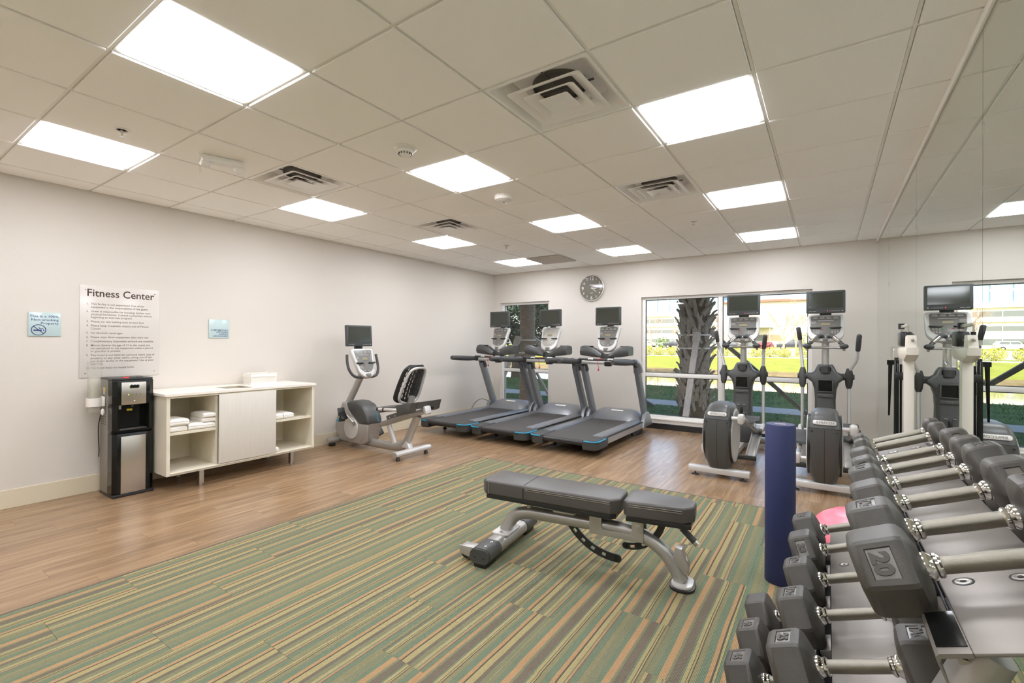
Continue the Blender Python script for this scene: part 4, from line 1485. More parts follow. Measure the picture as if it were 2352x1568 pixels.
for i in range(nu):
    for j in range(nv):
        if hole(i, j):
            continue
        u0, u1 = -1+2*i/nu, -1+2*(i+1)/nu
        v0, v1 = j/nv, (j+1)/nv
        c = [backpt(u0, v0), backpt(u1, v0), backpt(u1, v1), backpt(u0, v1)]
        d = Vector((0, .014, .004))
        vs = [tuple(p) for p in c]+[tuple(p+d) for p in c]
        sh.add(vs, [(0, 1, 2, 3), (7, 6, 5, 4), (0, 4, 5, 1), (1, 5, 6, 2), (2, 6, 7, 3), (3, 7, 4, 0)])
obj('mesh_back', sh, M_BLACK, t, 0)
obj('back_post', B().tube([(0, .06, .54), (0, .02, .72)], 1, prof=ov), M_SILVER, t, 60)
# shroud
bd = [(1.29, .42), (1.335, .31), (1.345, .22), (1.30, .13), (1.205, .055), (.85, .050), (.78, .055), (.70, .11), (.665, .33), (.85, .33), (1.02, .44), (1.10, .57), (1.20, .57)]
bo = obj('shroud', B().prism(bd, -.105, .105, 'yz', .03, seg=3), M_SILVER, t, 50)
for s in (-1, 1):
    obj('side_disc', B().lathe([(.14, 0), (.135, .01), (.03, .014)], 32, Matrix.Translation((s*.104, 1.00, .255)) @ Euler((0, s*PI/2, 0)).to_matrix().to_4x4()), M_SILVERL, bo, 40)
    for yy, zz in ((1.27, .13), (.80, .11), (1.16, .49)):
        obj('screw', B().cyl((s*.106, yy, zz), (s*.103, yy, zz), .006, n=8), M_BLACK, bo)
hp = [(1.10, .575), (1.02, .600), (.90, .600), (.78, .560), (.70, .470), (.660, .375), (.662, .330), (.85, .318), (.94, .39), (1.06, .48)]
obj('hood', B().prism(hp, -.118, .118, 'yz', .035, seg=4), M_CHAR, t, 60)
obj('console_post', B().tube([(0, 1.21, .53), (0, 1.06, .74), (0, .92, .95)], 1, prof=[(a*.9, b_*.95) for a, b_ in ov]), M_SILVER, t, 60)
for s, an in ((-1, 2.2), (1, 2.2+PI)):
    cy, cz = .92, .32
    ey, ez = (1.03, .42) if s < 0 else (.82, .19)
    ck = obj('crank_arm', B().tube([(s*.12, cy, cz), (s*.15, ey, ez)], .013, 10).cyl((s*.10, cy, cz), (s*.135, cy, cz), .024, n=14), M_STEEL, t)
    pd = obj('pedal', B().box((s*.205, ey, ez), (.095, .11, .030), .012, rot=(.9, 0, 0)), M_BLACK, ck)
    obj('pedal_strap', B().box((s*.205, ey+.035, ez+.05), (.10, .10, .016), .007, rot=(.9+.4, 0, 0)).box((s*.205, ey+.02, ez-.045), (.09, .014, .06), .006, rot=(.2, 0, 0)), M_CHARM, ck)
    obj('strap_buckle', B().box((s*.262, ey+.03, ez-.055), (.03, .02, .02), .004), M_CYAN, ck)
console(t, (0, .80, .895), math.radians(-22), .345, .265, .40, .13)
for s in (-1, 1):
    obj('handlebar', B().tube(smooth([(s*.225, .93, 1.195), (s*.235, .91, 1.10), (s*.225, .88, 1.0), (s*.17, .85, .925), (s*.06, .84, .905), (0, .86, .91)], 5), [.017]*26, 12), M_GRIP, t)
obj('screen_neck', B().box((0, 1.0, 1.285), (.12, .03, .10), .01), M_BEZEL, t)
screen(t, (-.03, .955, 1.436), math.radians(-4))

# ------------------------------------------------------------------ weight bench
t = thing('weight_bench', 'adjustable weight bench with grey vinyl pads standing on the striped carpet', 'bench', (-1.77, 2.575, 0.004), (0, 0, math.radians(6.7)))
fp_ = rr(.072, .115, .034, 5)
obj('rear_foot', B().tube([(0, -.34, .068), (0, .34, .068)], 1, prof=rr(.130, .082, .039, 5), upv=(0, 0, 1)), M_SILVER, t, 40)
for s in (-1, 1):
    wr_ = obj('end_wrap', B().tube([(0, s*.19, .070), (0, s*.338, .070)], 1, prof=[(b_*1.06, a*1.06) for b_, a in rr(.130, .082, .039, 5)], upv=(0, 0, 1)), M_CHAR, t, 40)
    obj('end_cap', B().tube([(0, s*.336, .068), (0, s*.352, .068)], 1, prof=[(a*1.03, b_*1.03) for a, b_ in rr(.130, .082, .039, 5)], upv=(0, 0, 1)), M_CHARM, t, 40)
    obj('floor_pad', B().box((0, s*.28, .013), (.085, .13, .024), .004), M_BLACK, t)
    for yy in (.225, .295):
        obj('bolt', B().lathe([(.010, 0), (.009, .003), (.003, .004)], 12, Matrix.Translation((.012, s*yy, .1125))), M_CHROME, wr_)
    for xx in (-.03, .03):
        obj('cap_hole', B().cyl((xx, s*.3515, .062), (xx, s*.3535, .062), .006, n=8), M_BLACK, wr_)
obj('wheel_bracket', B().box((-.10, -.27, .085), (.12, .07, .012), .004).prism([(-.17, .092), (-.09, .092), (-.07, .06), (-.10, .03), (-.165, .045)], -.31, -.300, 'xz', .002), M_SILVER, t)
obj('transport_wheel', B().cyl((-.13, -.296, .045), (-.13, -.25, .045), .034, n=20), M_BLACK, t)
obj('base_plate', B().prism(rr(.12, .20, .02, 3), .107, .117, 'xy', .002), M_SILVERL, t)
obj('bolt', B().cyl((.0, -.075, .114), (.0, -.075, .124), .011, n=6).cyl((.0, .075, .114), (.0, .075, .124), .011, n=6), M_CHROME, t)
path = smooth([(-.005, 0, .108), (.02, 0, .16), (.075, 0, .222), (.16, 0, .250), (.30, 0, .255), (.60, 0, .258), (.80, 0, .256), (.90, 0, .240), (1.0, 0, .185), (1.065, 0, .11), (1.105, 0, .03)], 5)
obj('frame_tube', B().tube(path, 1, prof=[(math.cos(2*PI*k/20)*.040, math.sin(2*PI*k/20)*.040) for k in range(20)], upv=(0, 0, 1) if 0 else (0, 1, 0)), M_SILVER, t, 60)
obj('front_foot', B().prism(rr(.115, .15, .05, 5, 1.112, 0), .012, .032, 'xy', .006), M_SILVERL, t)
obj('foot_rubber', B().prism(rr(.135, .17, .06, 5, 1.112, 0), 0, .016, 'xy', .004), M_BLACK, t)
obj('handle_plate', B().prism([(1.075, .22), (1.11, .215), (1.150, .13), (1.145, .085), (1.125, .075), (1.06, .15)], -.035, .035, 'xz', .012), M_SILVER, t)
nm = B()
for k in range(5):
    nm.box((1.134-.001*k, -.02+.009*k, .165), (.004, .006, .020), rot=(0, -.44, 0))
obj('maker_mark', nm, M_INKW, t, 0)
for s in (-1, 1):
    pl = [(.585, .215), (.905, .215), (.905, .335), (.89, .352), (.855, .352), (.838, .335), (.838, .262), (.825, .25), (.672, .25), (.66, .262), (.66, .352), (.645, .368), (.60, .368), (.585, .352)]
    br_ = obj('pivot_bracket', B().prism(pl, s*.042-.004, s*.042+.004, 'xz', .0015), M_SILVER, t)
    for xx, zz in ((.622, .342), (.872, .325)):
        obj('pivot_bolt', B().cyl((xx, s*.046, zz), (xx, s*.054, zz), .022, n=20).cyl((xx, s*.054, zz), (xx, s*.057, zz), .010, n=6), M_SILVERL, br_)
obj('bracket_floor', B().box((.745, 0, .217), (.32, .088, .008), .002), M_SILVER, t)
obj('pad_stop', B().cyl((.17, 0, .285), (.17, 0, .345), .020, n=16), M_SILVER, t)
obj('latch_plate', B().prism(rr(.15, .055, .02, 4, .41, 0), .292, .304, 'xy', .003), M_SILVERL, t)
obj('latch_slot', B().box((.425, 0, .305), (.10, .014, .002)), M_BLACK, t, 0)
# pads
def pad(x0, x1, w0, w1, zb, zt, name):
    P = [(x0, -w0+.03), (x0+.03, -w0), (x1-.05, -w1), (x1, -w1+.05), (x1, w1-.05), (x1-.05, w1), (x0+.03, w0), (x0, w0-.03)]
    return B().prism(P, zb, zt, 'xy', .014, seg=4)
bp = obj('back_pad', pad(-.115, .785, .135, .132, .372, .462, ''), M_VINYL, t, 40)
obj('pad_seam', B().tube([(.185, -.1365, .376), (.185, -.137, .442), (.185, -.118, .4625), (.185, .118, .4625), (.185, .137, .442), (.185, .1365, .376)], .0022, 6), M_BLACK, bp)
obj('stitch_line', B().tube([(.20, -.1362, .446), (.73, -.1338, .446)], .0016, 5).tube([(.20, -.1372, .436), (.73, -.1345, .436)], .0014, 5).tube([(-.06, -.1372, .38), (-.06, -.1362, .45), (-.06, -.118, .4625), (-.06, .118, .4625)], .0014, 5), M_STITCH, bp)
obj('pad_board', B().prism([(-.085, -.122), (.73, -.120), (.76, -.09), (.76, .09), (.73, .120), (-.085, .122)], .340, .374, 'xy', .010), M_BLACK, t)
sp_ = obj('seat_pad', pad(.805, 1.178, .130, .098, .378, .468, ''), M_VINYL, t, 60)
obj('stitch_line', B().tube([(.84, -.1295, .450), (1.12, -.1045, .450)], .0016, 5).tube([(.84, -.131, .440), (1.12, -.106, .440)], .0014, 5), M_STITCH, sp_)
obj('seat_board', B().prism([(.82, -.116), (1.165, -.086), (1.165, .086), (.82, .116)], .348, .380, 'xy', .010), M_BLACK, t)


def arc_plate(cx, cz, r, w, a0, a1, n, holes, yy, th=.009):
    q = B()
    for i in range(n):
        for j in range(3):
            if j == 1 and i in holes:
                continue
            ww = [-.5, -.2, .2, .5]
            A0, A1 = a0+(a1-a0)*i/n, a0+(a1-a0)*(i+1)/n
            taper = lambda i_: 1.0
            c = [(cx+(r+w*ww[jj])*math.cos(aa), cz+(r+w*ww[jj])*math.sin(aa)) for aa, jj in ((A0, j), (A1, j), (A1, j+1), (A0, j+1))]
            vs = [(x, yy-th/2, z) for x, z in c]+[(x, yy+th/2, z) for x, z in c]
            q.add(vs, [(0, 1, 2, 3), (7, 6, 5, 4), (0, 4, 5, 1), (1, 5, 6, 2), (2, 6, 7, 3), (3, 7, 4, 0)])
    for aa in (a0, a1):
        q.cyl((cx+r*math.cos(aa), yy-th/2, cz+r*math.sin(aa)), (cx+r*math.cos(aa), yy+th/2, cz+r*math.sin(aa)), w/2, n=20)
    return q


obj('incline_arc', arc_plate(.745, .43, .352, .048, math.radians(212), math.radians(270), 30, (4, 5, 10, 11, 16, 17, 22, 23, 28), 0), M_BLACK, t, 0)
obj('arc_post', B().box((.42, 0, .325), (.03, .02, .05), .004), M_BLACK, t)
obj('seat_arc', arc_plate(.80, .37, .205, .038, math.radians(-92), math.radians(8), 26, (2, 3, 7, 8), 0), M_BLACK, t, 0)
ad = obj('adjust_handle', B().cyl((1.05, .02, .365), (1.10, .01, .325), .011, n=12), M_STEEL, t)
obj('grip', B().cyl((1.10, .01, .325), (1.175, -.005, .262), .0175, n=16), M_GRIP, ad)
obj('grip_end', B().cyl((1.175, -.005, .262), (1.190, -.008, .249), .0180, .0165, n=16).cyl((1.098, .01, .327), (1.105, .009, .321), .0185, n=16), M_STEEL, ad)

# ------------------------------------------------------------------ foam roller, balance trainer
t = thing('foam_roller', 'tall dark blue foam roller standing on end beside the dumbbell rack', 'roller', (-.222, 3.085, .004))
obj('foam', B().lathe([(.073, 0), (.0775, .006), (.0775, .890), (.073, .897), (.03, .8972)], 48), M_FOAM, t, 50)
obj('sticker', B().box((.0, -.01, .8978), (.055, .022, .0008), rot=(0, 0, .3)), mat('tan_sticker', (190, 160, 140), .5), t, 0)
t = thing('balance_trainer', 'pink ribbed half-dome balance trainer on the floor behind the rack', 'trainer', (.19, 3.96, .0))
pr = [(.30, .012)]
for k in range(1, 33):
    a = PI/2*k/32
    rib = .0018 if k % 6 == 3 else 0
    pr.append((max(.002, (.295+rib)*math.cos(a)**.9 if k < 32 else .002), .03+(.20+rib)*math.sin(a)))
obj('dome', B().lathe(pr, 56), M_PINK, t, 50)
obj('platform', B().lathe([(.29, 0), (.315, .004), (.318, .02), (.305, .03), (.10, .03)], 48), M_CHARM, t, 50)

# ------------------------------------------------------------------ weighing scale by the mirrors
M_CREAM = mat('cream_enamel', (222, 214, 202), .35)
t = thing('weighing_scale', 'cream column weighing scale with balance beams standing against the mirrors', 'scale', (.40, 3.63, 0))
obj('platform', B().box((-.045, -.22, .035), (.27, .36, .05), .01).box((0, 0, .03), (.16, .14, .055), .01), M_CREAM, t)
obj('platform_mat', B().box((-.045, -.225, .063), (.24, .31, .008), .003), M_BLACK, t)
for sx in (-.14, .05):
    for sy in (-.36, -.08):
        obj('foot', B().cyl((sx, sy, 0), (sx, sy, .012), .018, n=12), M_BLACK, t)
obj('column', B().box((0, 0, .66), (.050, .066, 1.22), .008), M_CREAM, t)
obj('beam_housing', B().prism([(-.17, 1.30), (-.17, 1.342), (.20, 1.342), (.22, 1.30), (.16, 1.275), (-.06, 1.262)], -.030, .030, 'yz', .008), M_CREAM, t)
obj('clear_trough', B().prism([(.10, 1.345), (.38, 1.345), (.36, 1.27), (.30, 1.235), (.16, 1.235)], -.052, .046, 'yz', .012), M_CLEAR, t)
obj('beam_head', B().prism([(-.16, 1.34), (-.05, 1.34), (-.07, 1.412), (-.13, 1.412)], -.022, .022, 'yz', .006), M_CREAM, t)
bmr = obj('lower_beam', B().box((0, .05, 1.385), (.012, .46, .016), .002), M_STEEL, t)
obj('upper_beam', B().box((-.012, .06, 1.470), (.010, .30, .018), .002).box((-.012, .20, 1.44), (.008, .014, .06)).box((-.012, -.09, 1.44), (.008, .014, .06)), M_STEEL, t)
obj('poise', B().box((0, .14, 1.392), (.060, .13, .09), .012), M_BLACK, t)
obj('poise_plate', B().box((0, .21, 1.392), (.05, .008, .085), .003), M_STEEL, t)
obj('small_poise', B().cyl((-.012, .205, 1.455), (-.012, .205, 1.49), .016, n=14).cyl((-.012, -.088, 1.43), (-.012, -.088, 1.405), .012, n=12), M_BLACK, t)
obj('hook', B().tube(smooth([(0, .02, 1.265), (-.02, .05, 1.235), (0, .08, 1.225), (.02, .05, 1.235), (0, .02, 1.262)], 5), .006, 8), M_CHROME, t)
hr = obj('height_rod', B().box((-.055, 0, .70), (.024, .020, 1.13), .003).cyl((-.034, 0, .05), (-.034, 0, 1.24), .006, n=10), M_BLACKG, t)
obj('rod_clamp', B().box((-.04, 0, 1.17), (.05, .03, .045), .005).box((-.04, 0, .25), (.04, .026, .03), .004).cyl((-.055, 0, 1.262), (-.055, 0, 1.280), .010, n=10), M_BLACK, hr)
obj('height_arm', B().prism([(-.094, .93), (-.086, .93), (-.074, 1.24), (-.064, 1.262), (-.094, 1.262)], -.008, .008, 'xz', .001).box((-.075, 0, 1.25), (.05, .018, .028)), M_BLACKG, hr)

# ------------------------------------------------------------------ dumbbell rack and dumbbells
TH = math.radians(21.3)
TIERS = [Vector((.142, 0, 1.006)), Vector((-.005, 0, .641)), Vector((-.155, 0, .276))]
RY0, RY1 = .838, 2.34


def tm_(k):
    return Matrix.Translation(TIERS[k]) @ Matrix.Rotation(-TH, 4, 'Y')


rk = thing('dumbbell_rack', 'three-tier slanted steel dumbbell rack along the mirrors', 'rack', (.15, 1.59, 0))
RKI = Matrix.Translation((-.15, -1.59, 0))
for k in range(3):
    m = RKI @ tm_(k)
    q = B().box((.0675, (RY0+RY1)/2, -.053), (.141, RY1-RY0, .006), .0025)
    tray = obj('tray', B().add(q.v, q.f, m), M_TRAY, rk, 40)
    for s, aa in ((-1, -.0035), (1, .1385)):
        q = B()
        e0, e1 = aa, aa+s*.040
        q.prism([(e0, -.056), (e0+s*.003, -.101), (e1-s*.003, -.101), (e1-s*.003, -.07), (e1-s*.006, -.066), (e1, -.066), (e1, -.106), (e0-s*.003, -.106), (e0-s*.004, -.056)][::-s], RY0+(.116 if s < 0 else 0), RY1, 'xz', .0008, seg=1)
        obj('ledge', B().add(q.v, q.f, m), M_BLACK if s < 0 else M_TRAY, tray, 0)
    q = B().prism([(-.003, -.056), (-.003, -.0502), (-.038, -.0502), (-.0425, -.053), (-.044, -.060), (-.044, -.095), (-.0415, -.095), (-.0415, -.061), (-.038, -.056)], RY0, RY0+.118, 'xz', 0)
    obj('end_lip', B().add(q.v, q.f, m), M_TRAY, tray, 30)
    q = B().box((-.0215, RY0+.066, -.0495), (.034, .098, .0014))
    obj('shadow_patch', B().add(q.v, q.f, m), M_BLACKG, tray, 0)  # dark sheet painting the nearest dumbbell's shadow and reflection onto the tray end
    for yy, aas in ((1.053, (.028, .099)), (1.958 if k == 1 else 2.15, (.039, .105))):
        for aa in aas:
            q = B().lathe([(.0115, -.0498), (.0112, -.0488), (.006, -.0484), (.004, -.0492)], 18, Matrix.Translation((aa, yy, 0)))
            bo_ = obj('bolt', B().add(q.v, q.f, m), M_STEEL, tray)
            q = B().lathe([(.0145, -.0498), (.0145, -.0492), (.012, -.0490)], 18, Matrix.Translation((aa, yy, 0))).cyl((aa, yy, -.049), (aa, yy, -.0482), .004, n=6)
            obj('washer', B().add(q.v, q.f, m), M_BLACK, tray)
for yy in (.99, 2.19):
    y = yy-1.59
    m0 = Vector((.0675, 0, -.085))
    p0 = tm_(0) @ m0
    p2 = tm_(2) @ m0
    d = (p0-p2).normalized()
    a = p2-d*.19
    fr = obj('side_frame', B().tube([(a.x-.15, y, max(.05, a.z)), (p0.x-.03-.15, y, p0.z-.05)], 1, prof=rr(.05, .09, .024, 4), upv=(0, 1, 0)), M_SILVER, rk, 40)
    obj('rear_strut', B().tube([(p0.x-.05-.15, y, p0.z-.06), (.41-.15, y, .05)], 1, prof=rr(.045, .07, .02, 4), upv=(0, 1, 0)), M_SILVER, rk, 40)
    obj('foot_bar', B().box((.10-.15, y, .035), (.70, .07, .05), .012), M_SILVER, rk)
    for k in range(3):
        q = B().box((.0675, yy, -.072), (.15, .06, .03), .004)
        obj('tray_bracket', B().add(q.v, q.f, RKI @ tm_(k)), M_CHARM, rk)
    for xx in (-.22, .41):
        obj('floor_pad', B().box((xx-.15, y, .006), (.07, .075, .014), .003), M_BLACK, rk)
obj('cross_bar', B().box((.28-.15, 0, .50), (.04, 1.2, .06), .01), M_SILVER, rk)

HL = .135


def hexring(x, R, ch):
    p = []
    for k in range(6):
        a = k*PI/3
        c = Vector((math.cos(a), math.sin(a)))*R
        for s in (-1, 1):
            o = Vector((math.cos(a+s*PI/3), math.sin(a+s*PI/3)))*R
            q = c.lerp(o, ch)
            p.append((x, q.x, q.y))
    return p


def dumbbell(tier, y, R, L, labels, label, rot=0.0):
    """labels: {(side, facet): text}; facet 1 = top, 2 = facing the viewer (numbered from +y upwards)"""
    m = tm_(tier)
    t = thing('dumbbell', label, 'dumbbell', (0, 0, 0), group='rubber hex dumbbells on the rack')
    loc = m @ Vector((0, y, 0))
    t.location = loc
    t.rotation_euler = (rot, -TH, 0)
    hd_r = .0138
    q = B()
    q.lathe([(hd_r*.93, -.004), (hd_r*.96, .01), (hd_r*1.0, .05), (hd_r*1.02, HL/2), (hd_r*1.0, HL-.05), (hd_r*.96, HL-.01), (hd_r*.93, HL+.004)], 24, Matrix.Rotation(PI/2, 4, 'Y'))
    obj('handle', q, M_KNURL, t, 50)
    for side in (-1, 1):
        base = 0 if side < 0 else HL
        mz = Matrix.Translation((base, 0, 0)) @ Matrix.Rotation(side*PI/2, 4, 'Y')
        k = max(.75, min(1.1, R/.066))
        obj('collar', B().lathe([(.0150*k, -.010), (.0172*k, -.007), (.0172*k, -.003), (.0158*k, -.001), (.0185*k, .003), (.0200*k, .006), (.0200*k, .011), (.023*k, .015), (.024*k, .022)], 26, mz), M_CHROME, t, 30)
        hm = B()
        secs = [(.011, .40, .10), (.014, .62, .09), (.0195, .86, .075), (.0255, .965, .065), (.032, 1.0, .06), (.038, 1.005, .06), (L-.014, .975, .06), (L-.006, .95, .065), (L-.001, .91, .075), (L+.002, .86, .09), (L+.0025, .70, .10)]
        rings = [hexring(base+side*x, R*s_, ch) for x, s_, ch in secs]
        nsec = len(rings)
        vs = [p for r_ in rings for p in r_]
        fs = []
        n = 12
        ins = []
        for i in range(nsec-1):
            for kk in range(n):
                f = (i*n+kk, i*n+(kk+1) % n, (i+1)*n+(kk+1) % n, (i+1)*n+kk)
                fac = kk//2
                if i == 5 and kk % 2 == 1 and (side, fac) in labels:
                    ins.append((fac, f))
                    continue
                fs.append(f)
        fs.append(tuple(range(n))[::-1])
        fs.append(tuple((nsec-1)*n+kk for kk in range(n)))
        plates = []
        for fac, f in ins:
            P = [Vector(vs[i]) for i in f]
            c = sum(P, Vector())/4
            nrm = (P[1]-P[0]).cross(P[3]-P[0]).normalized()
            if nrm.dot(c-Vector((c.x, 0, 0))) < 0:
                nrm = -nrm
            o = len(vs)
            ring1 = [c+(p-c)*.76 for p in P]
            ring2 = [c+(p-c)*.71-nrm*.0026 for p in P]
            vs += [tuple(p) for p in ring1+ring2]
            for a in range(4):
                b_ = (a+1) % 4
                fs.append((f[a], f[b_], o+b_, o+a))
                fs.append((o+a, o+b_, o+4+b_, o+4+a))
            fs.append((o+4, o+5, o+6, o+7))
            plates.append((fac, c-nrm*.0026, nrm, P, ring2))
        hm.add(vs, fs)
        hob = obj('head', hm, M_RUBBER, t, 28)
        for fac, c, nrm, P, r2 in plates:
            q = B().add([p+nrm*.0003 for p in r2]+[p-nrm*.001 for p in r2], [(0, 1, 2, 3), (7, 6, 5, 4), (0, 4, 5, 1), (1, 5, 6, 2), (2, 6, 7, 3), (3, 7, 4, 0)])
            obj('number_inset', q, M_INSET, hob, 0)
            w = (P[0]-P[3]).length*.74
            hgt = (P[1]-P[0]).length*.74
            tx = labels[(side, fac)]
            ax = Vector((1, 0, 0))
            upd = ax                      # glyph tops point to +x
            rgt = upd.cross(nrm).normalized()
            sz = min(w*.95, hgt/(.62*len(tx))*1.0)
            M = Matrix((rgt, upd, nrm)).transposed().to_4x4()
            M.translation = c-upd*sz*.36
            o = text(tx, sz, (0, 0, 0), None, M_RUBBER, hob, ext=.0016, align='CENTER', name='numeral')
            o.data.bevel_depth = .0005
            o.data.offset = sz*.045
            o.matrix_local = M
            o.scale = (1, 1, 1)
    # saddles under the heads (parts of the rack)
    for s in (-1, 1):
        aa = -.023 if s < 0 else HL+.023
        zt = -R*.866*.96
        q = B().box((aa, y, (zt-.102)/2-.0005), (.028, R*1.05, -.102-zt if False else zt+.101), .003) if zt+.101 > .006 else None
        if q:
            obj('saddle', B().add(q.v, q.f, RKI @ m), M_TRAY, rk)


DB = [
    (0, 2.123, .045, .055, {(-1, 2): '5', (1, 2): 'TAG', (1, 1): '5'}, 'smallest dumbbell at the far end of the top tier, marked 5'),
    (0, 2.024, .046, .055, {}, 'small dumbbell second from the far end of the top tier'),
    (0, 1.814, .056, .072, {(1, 2): '10'}, 'dumbbell third from the far end of the top tier'),
    (0, 1.678, .056, .072, {(-1, 2): 'TAG'}, 'dumbbell fourth from the far end of the top tier'),
    (0, 1.525, .064, .082, {(-1, 1): '15', (1, 1): 'TAG'}, 'dumbbell marked 15 on its top facet, mid top tier'),
    (0, 1.353, .065, .084, {(1, 2): '15'}, 'plain-topped dumbbell third from the near end of the top tier'),
    (0, 1.172, .0715, .096, {(-1, 1): 'TAG', (1, 1): 'TAG'}, 'dumbbell just behind the large one marked 20 on the top tier'),
    (0, .995, .0715, .100, {(-1, 2): '20', (1, 2): 'TAG'}, 'large dumbbell marked 20 at the near end of the top tier'),
    (1, 2.183, .076, .093, {(-1, 1): '35'}, 'farthest dumbbell of the middle tier, just before the pink trainer'),
    (1, 1.970, .077, .094, {(-1, 2): '33'}, 'middle tier dumbbell with a dark number inset on its side facet'),
    (1, 1.720, .075, .093, {(-1, 1): 'TAG'}, 'middle tier dumbbell beside the tray bolt, lettered top facet'),
    (1, 1.491, .077, .093, {(-1, 1): 'TAG'}, 'middle tier dumbbell just behind the one marked 25'),
    (1, 1.255, .077, .095, {(-1, 1): '25', (1, 1): 'TAG'}, 'middle tier dumbbell marked 25, nearest the viewer'),
    (2, 2.150, .088, .104, {}, 'plain-topped dumbbell farthest on the bottom tier'),
    (2, 1.935, .088, .104, {(-1, 1): '40'}, 'bottom tier dumbbell with 40 on top, between a blank one and the nearest one'),
    (2, 1.713, .090, .108, {(-1, 1): '45'}, 'bottom tier dumbbell nearest the viewer, marked 45'),
]
for d in DB:
    dumbbell(*d)
# ------------------------------------------------------------------ outside the windows
M_GRASS = mat('lawn_grass', (88, 108, 60), .9, spec=.1, bump=.8, bscale=40, var=.25, vscale=3)
M_GRASSF = mat('sunny_grass', (142, 148, 68), .95, spec=.05, bump=.4, bscale=12, var=.12, vscale=.8)
M_BLADE = mat('grass_blade', (92, 114, 62), .8, spec=.1)
M_CONC = mat('concrete', (178, 176, 170), .9, bump=.2, bscale=60, var=.06, vscale=5)
M_MULCH = mat('mulch', (84, 66, 54), .95, bump=1, bscale=50, var=.35, vscale=30)
M_ASPH = mat('asphalt', (168, 164, 160), .9, var=.06, vscale=.5)
M_EARTH = mat('bank_earth', (128, 112, 74), .95, bump=.6, bscale=6, var=.25, vscale=2)
M_WATER = mat('pond_water', (84, 92, 80), .06, spec=.8, bump=.05, bscale=3.2)
M_STUC = mat('white_stucco', (226, 222, 214), .85)
M_TAN = mat('tan_wall', (196, 168, 140), .85)
M_BROWN = mat('brown_cornice', (120, 92, 72), .8)
M_WIN = mat('dark_window', (96, 104, 108), .12, spec=.7)
M_CURT = mat('curtain_glass', (128, 164, 198), .25, .1)
M_BARK = mat('palm_bark', (92, 82, 72), .95, bump=.9, bscale=30, var=.25, vscale=14, stretch=(1, 1, 3))
M_BOOT = mat('leaf_base_bark', (168, 158, 148), .9, bump=.6, bscale=30, var=.22, vscale=10)
M_LUMB = mat('weathered_lumber', (204, 194, 188), .85, bump=.3, bscale=30, var=.12, vscale=6, stretch=(8, 8, 1))
M_TWIG = mat('bare_twigs', (168, 142, 112), .9)
M_HEDGE = mat('hedge_leaf', (188, 190, 78), .6, var=.3, vscale=5)
M_BARKS = mat('smooth_palm_bark', (150, 134, 120), .95, bump=.7, bscale=16, var=.28, vscale=9, stretch=(1, 1, 5))
M_OAK = mat('oak_leaf', (58, 84, 62), .6, var=.3, vscale=4)
M_REDL = mat('red_leaf', (168, 96, 104), .7, var=.2, vscale=4)
M_CARD = mat('dark_paint', (44, 48, 54), .2, coat=.6)
M_CARW = mat('white_paint', (220, 222, 224), .2, coat=.6)
M_CARS = mat('silver_green_paint', (150, 154, 146), .25, coat=.6)
M_TYRE = mat('tyre', (36, 36, 36), .8)
GZ = -.15
struct('ground_lawn', B().box((-12, 9.65, GZ-.05), (80, 3.92, .1)).box((-12, 14.75, GZ-.05), (80, 4.3, .1)), M_GRASS)
sw = struct('sidewalk', B().box((-12, 12.1, GZ-.07), (80, 1.02, .12)), M_CONC)
for k in range(24):
    obj('slab', B().box((-26+1.25*k, 12.1, GZ-.02), (1.235, 1.0, .06), .008, seg=1), M_CONC, sw, 0)
struct('pond_water', B().box((-20, 27, -.95), (140, 24, .6)), M_WATER)
struct('terrain_bank', B().prism([(16.85, GZ-.02), (17.2, GZ-.15), (18.6, -.9), (18.6, -1.3), (16.85, -1.3)], -60, 30, 'yz'), M_GRASS)
struct('terrain_shore', B().prism([(32.2, -1.2), (32.4, -.72), (33.3, -.55), (34.6, -.42), (34.6, -1.2)], -90, 50, 'yz'), M_EARTH)
struct('terrain_lawn', B().prism([(33.0, -1.2), (33.4, -.56), (35.5, -.36), (46, .16), (52, .2), (52, -1.2)], -90, 50, 'yz'), M_GRASSF)
struct('road', B().prism([(52, -1), (52, .2), (112, .42), (112, -1)], -110, 60, 'yz'), M_ASPH)
struct('terrain_far', B().prism([(112, -1), (112, .44), (170, .7), (170, -1)], -120, 70, 'yz'), M_GRASSF)
t = thing('flower_bed', 'pale gravel bed under the hedge beyond the pond', 'gravel', (-12, 47.2, .17))
obj('gravel', B().box((0, 0, .0), (60, 2.6, .08), .02, seg=1), M_CONC, t, 0)
r = RND
# mulch ring round each palm
def mulch(x, y, rad, lb):
    q = B()
    n = 30
    ring0 = [(x+rad*(1+.12*math.sin(3*a+x)+.06*r.random())*math.cos(a), y+rad*.8*(1+.1*math.sin(2*a))*math.sin(a), GZ-.01) for a in [2*PI*k/n for k in range(n)]]
    ring1 = [(x+(px-x)*.55, y+(py-y)*.55, GZ+.07+.02*r.random()) for px, py, _ in ring0]
    ring2 = [(x+(px-x)*.1, y+(py-y)*.1, GZ+.10) for px, py, _ in ring0]
    q.loft([ring0, ring1, ring2])
    o = obj('mulch_mound', q, M_MULCH, None, 60)
    tag(o, lb, 'mulch')


mulch(-2.1, 9.35, 1.05, 'dark mulch mound round the palm trunk outside the wide window')
mulch(-5.9, 9.5, 1.1, 'dark mulch mound round the trunk outside the narrow window')
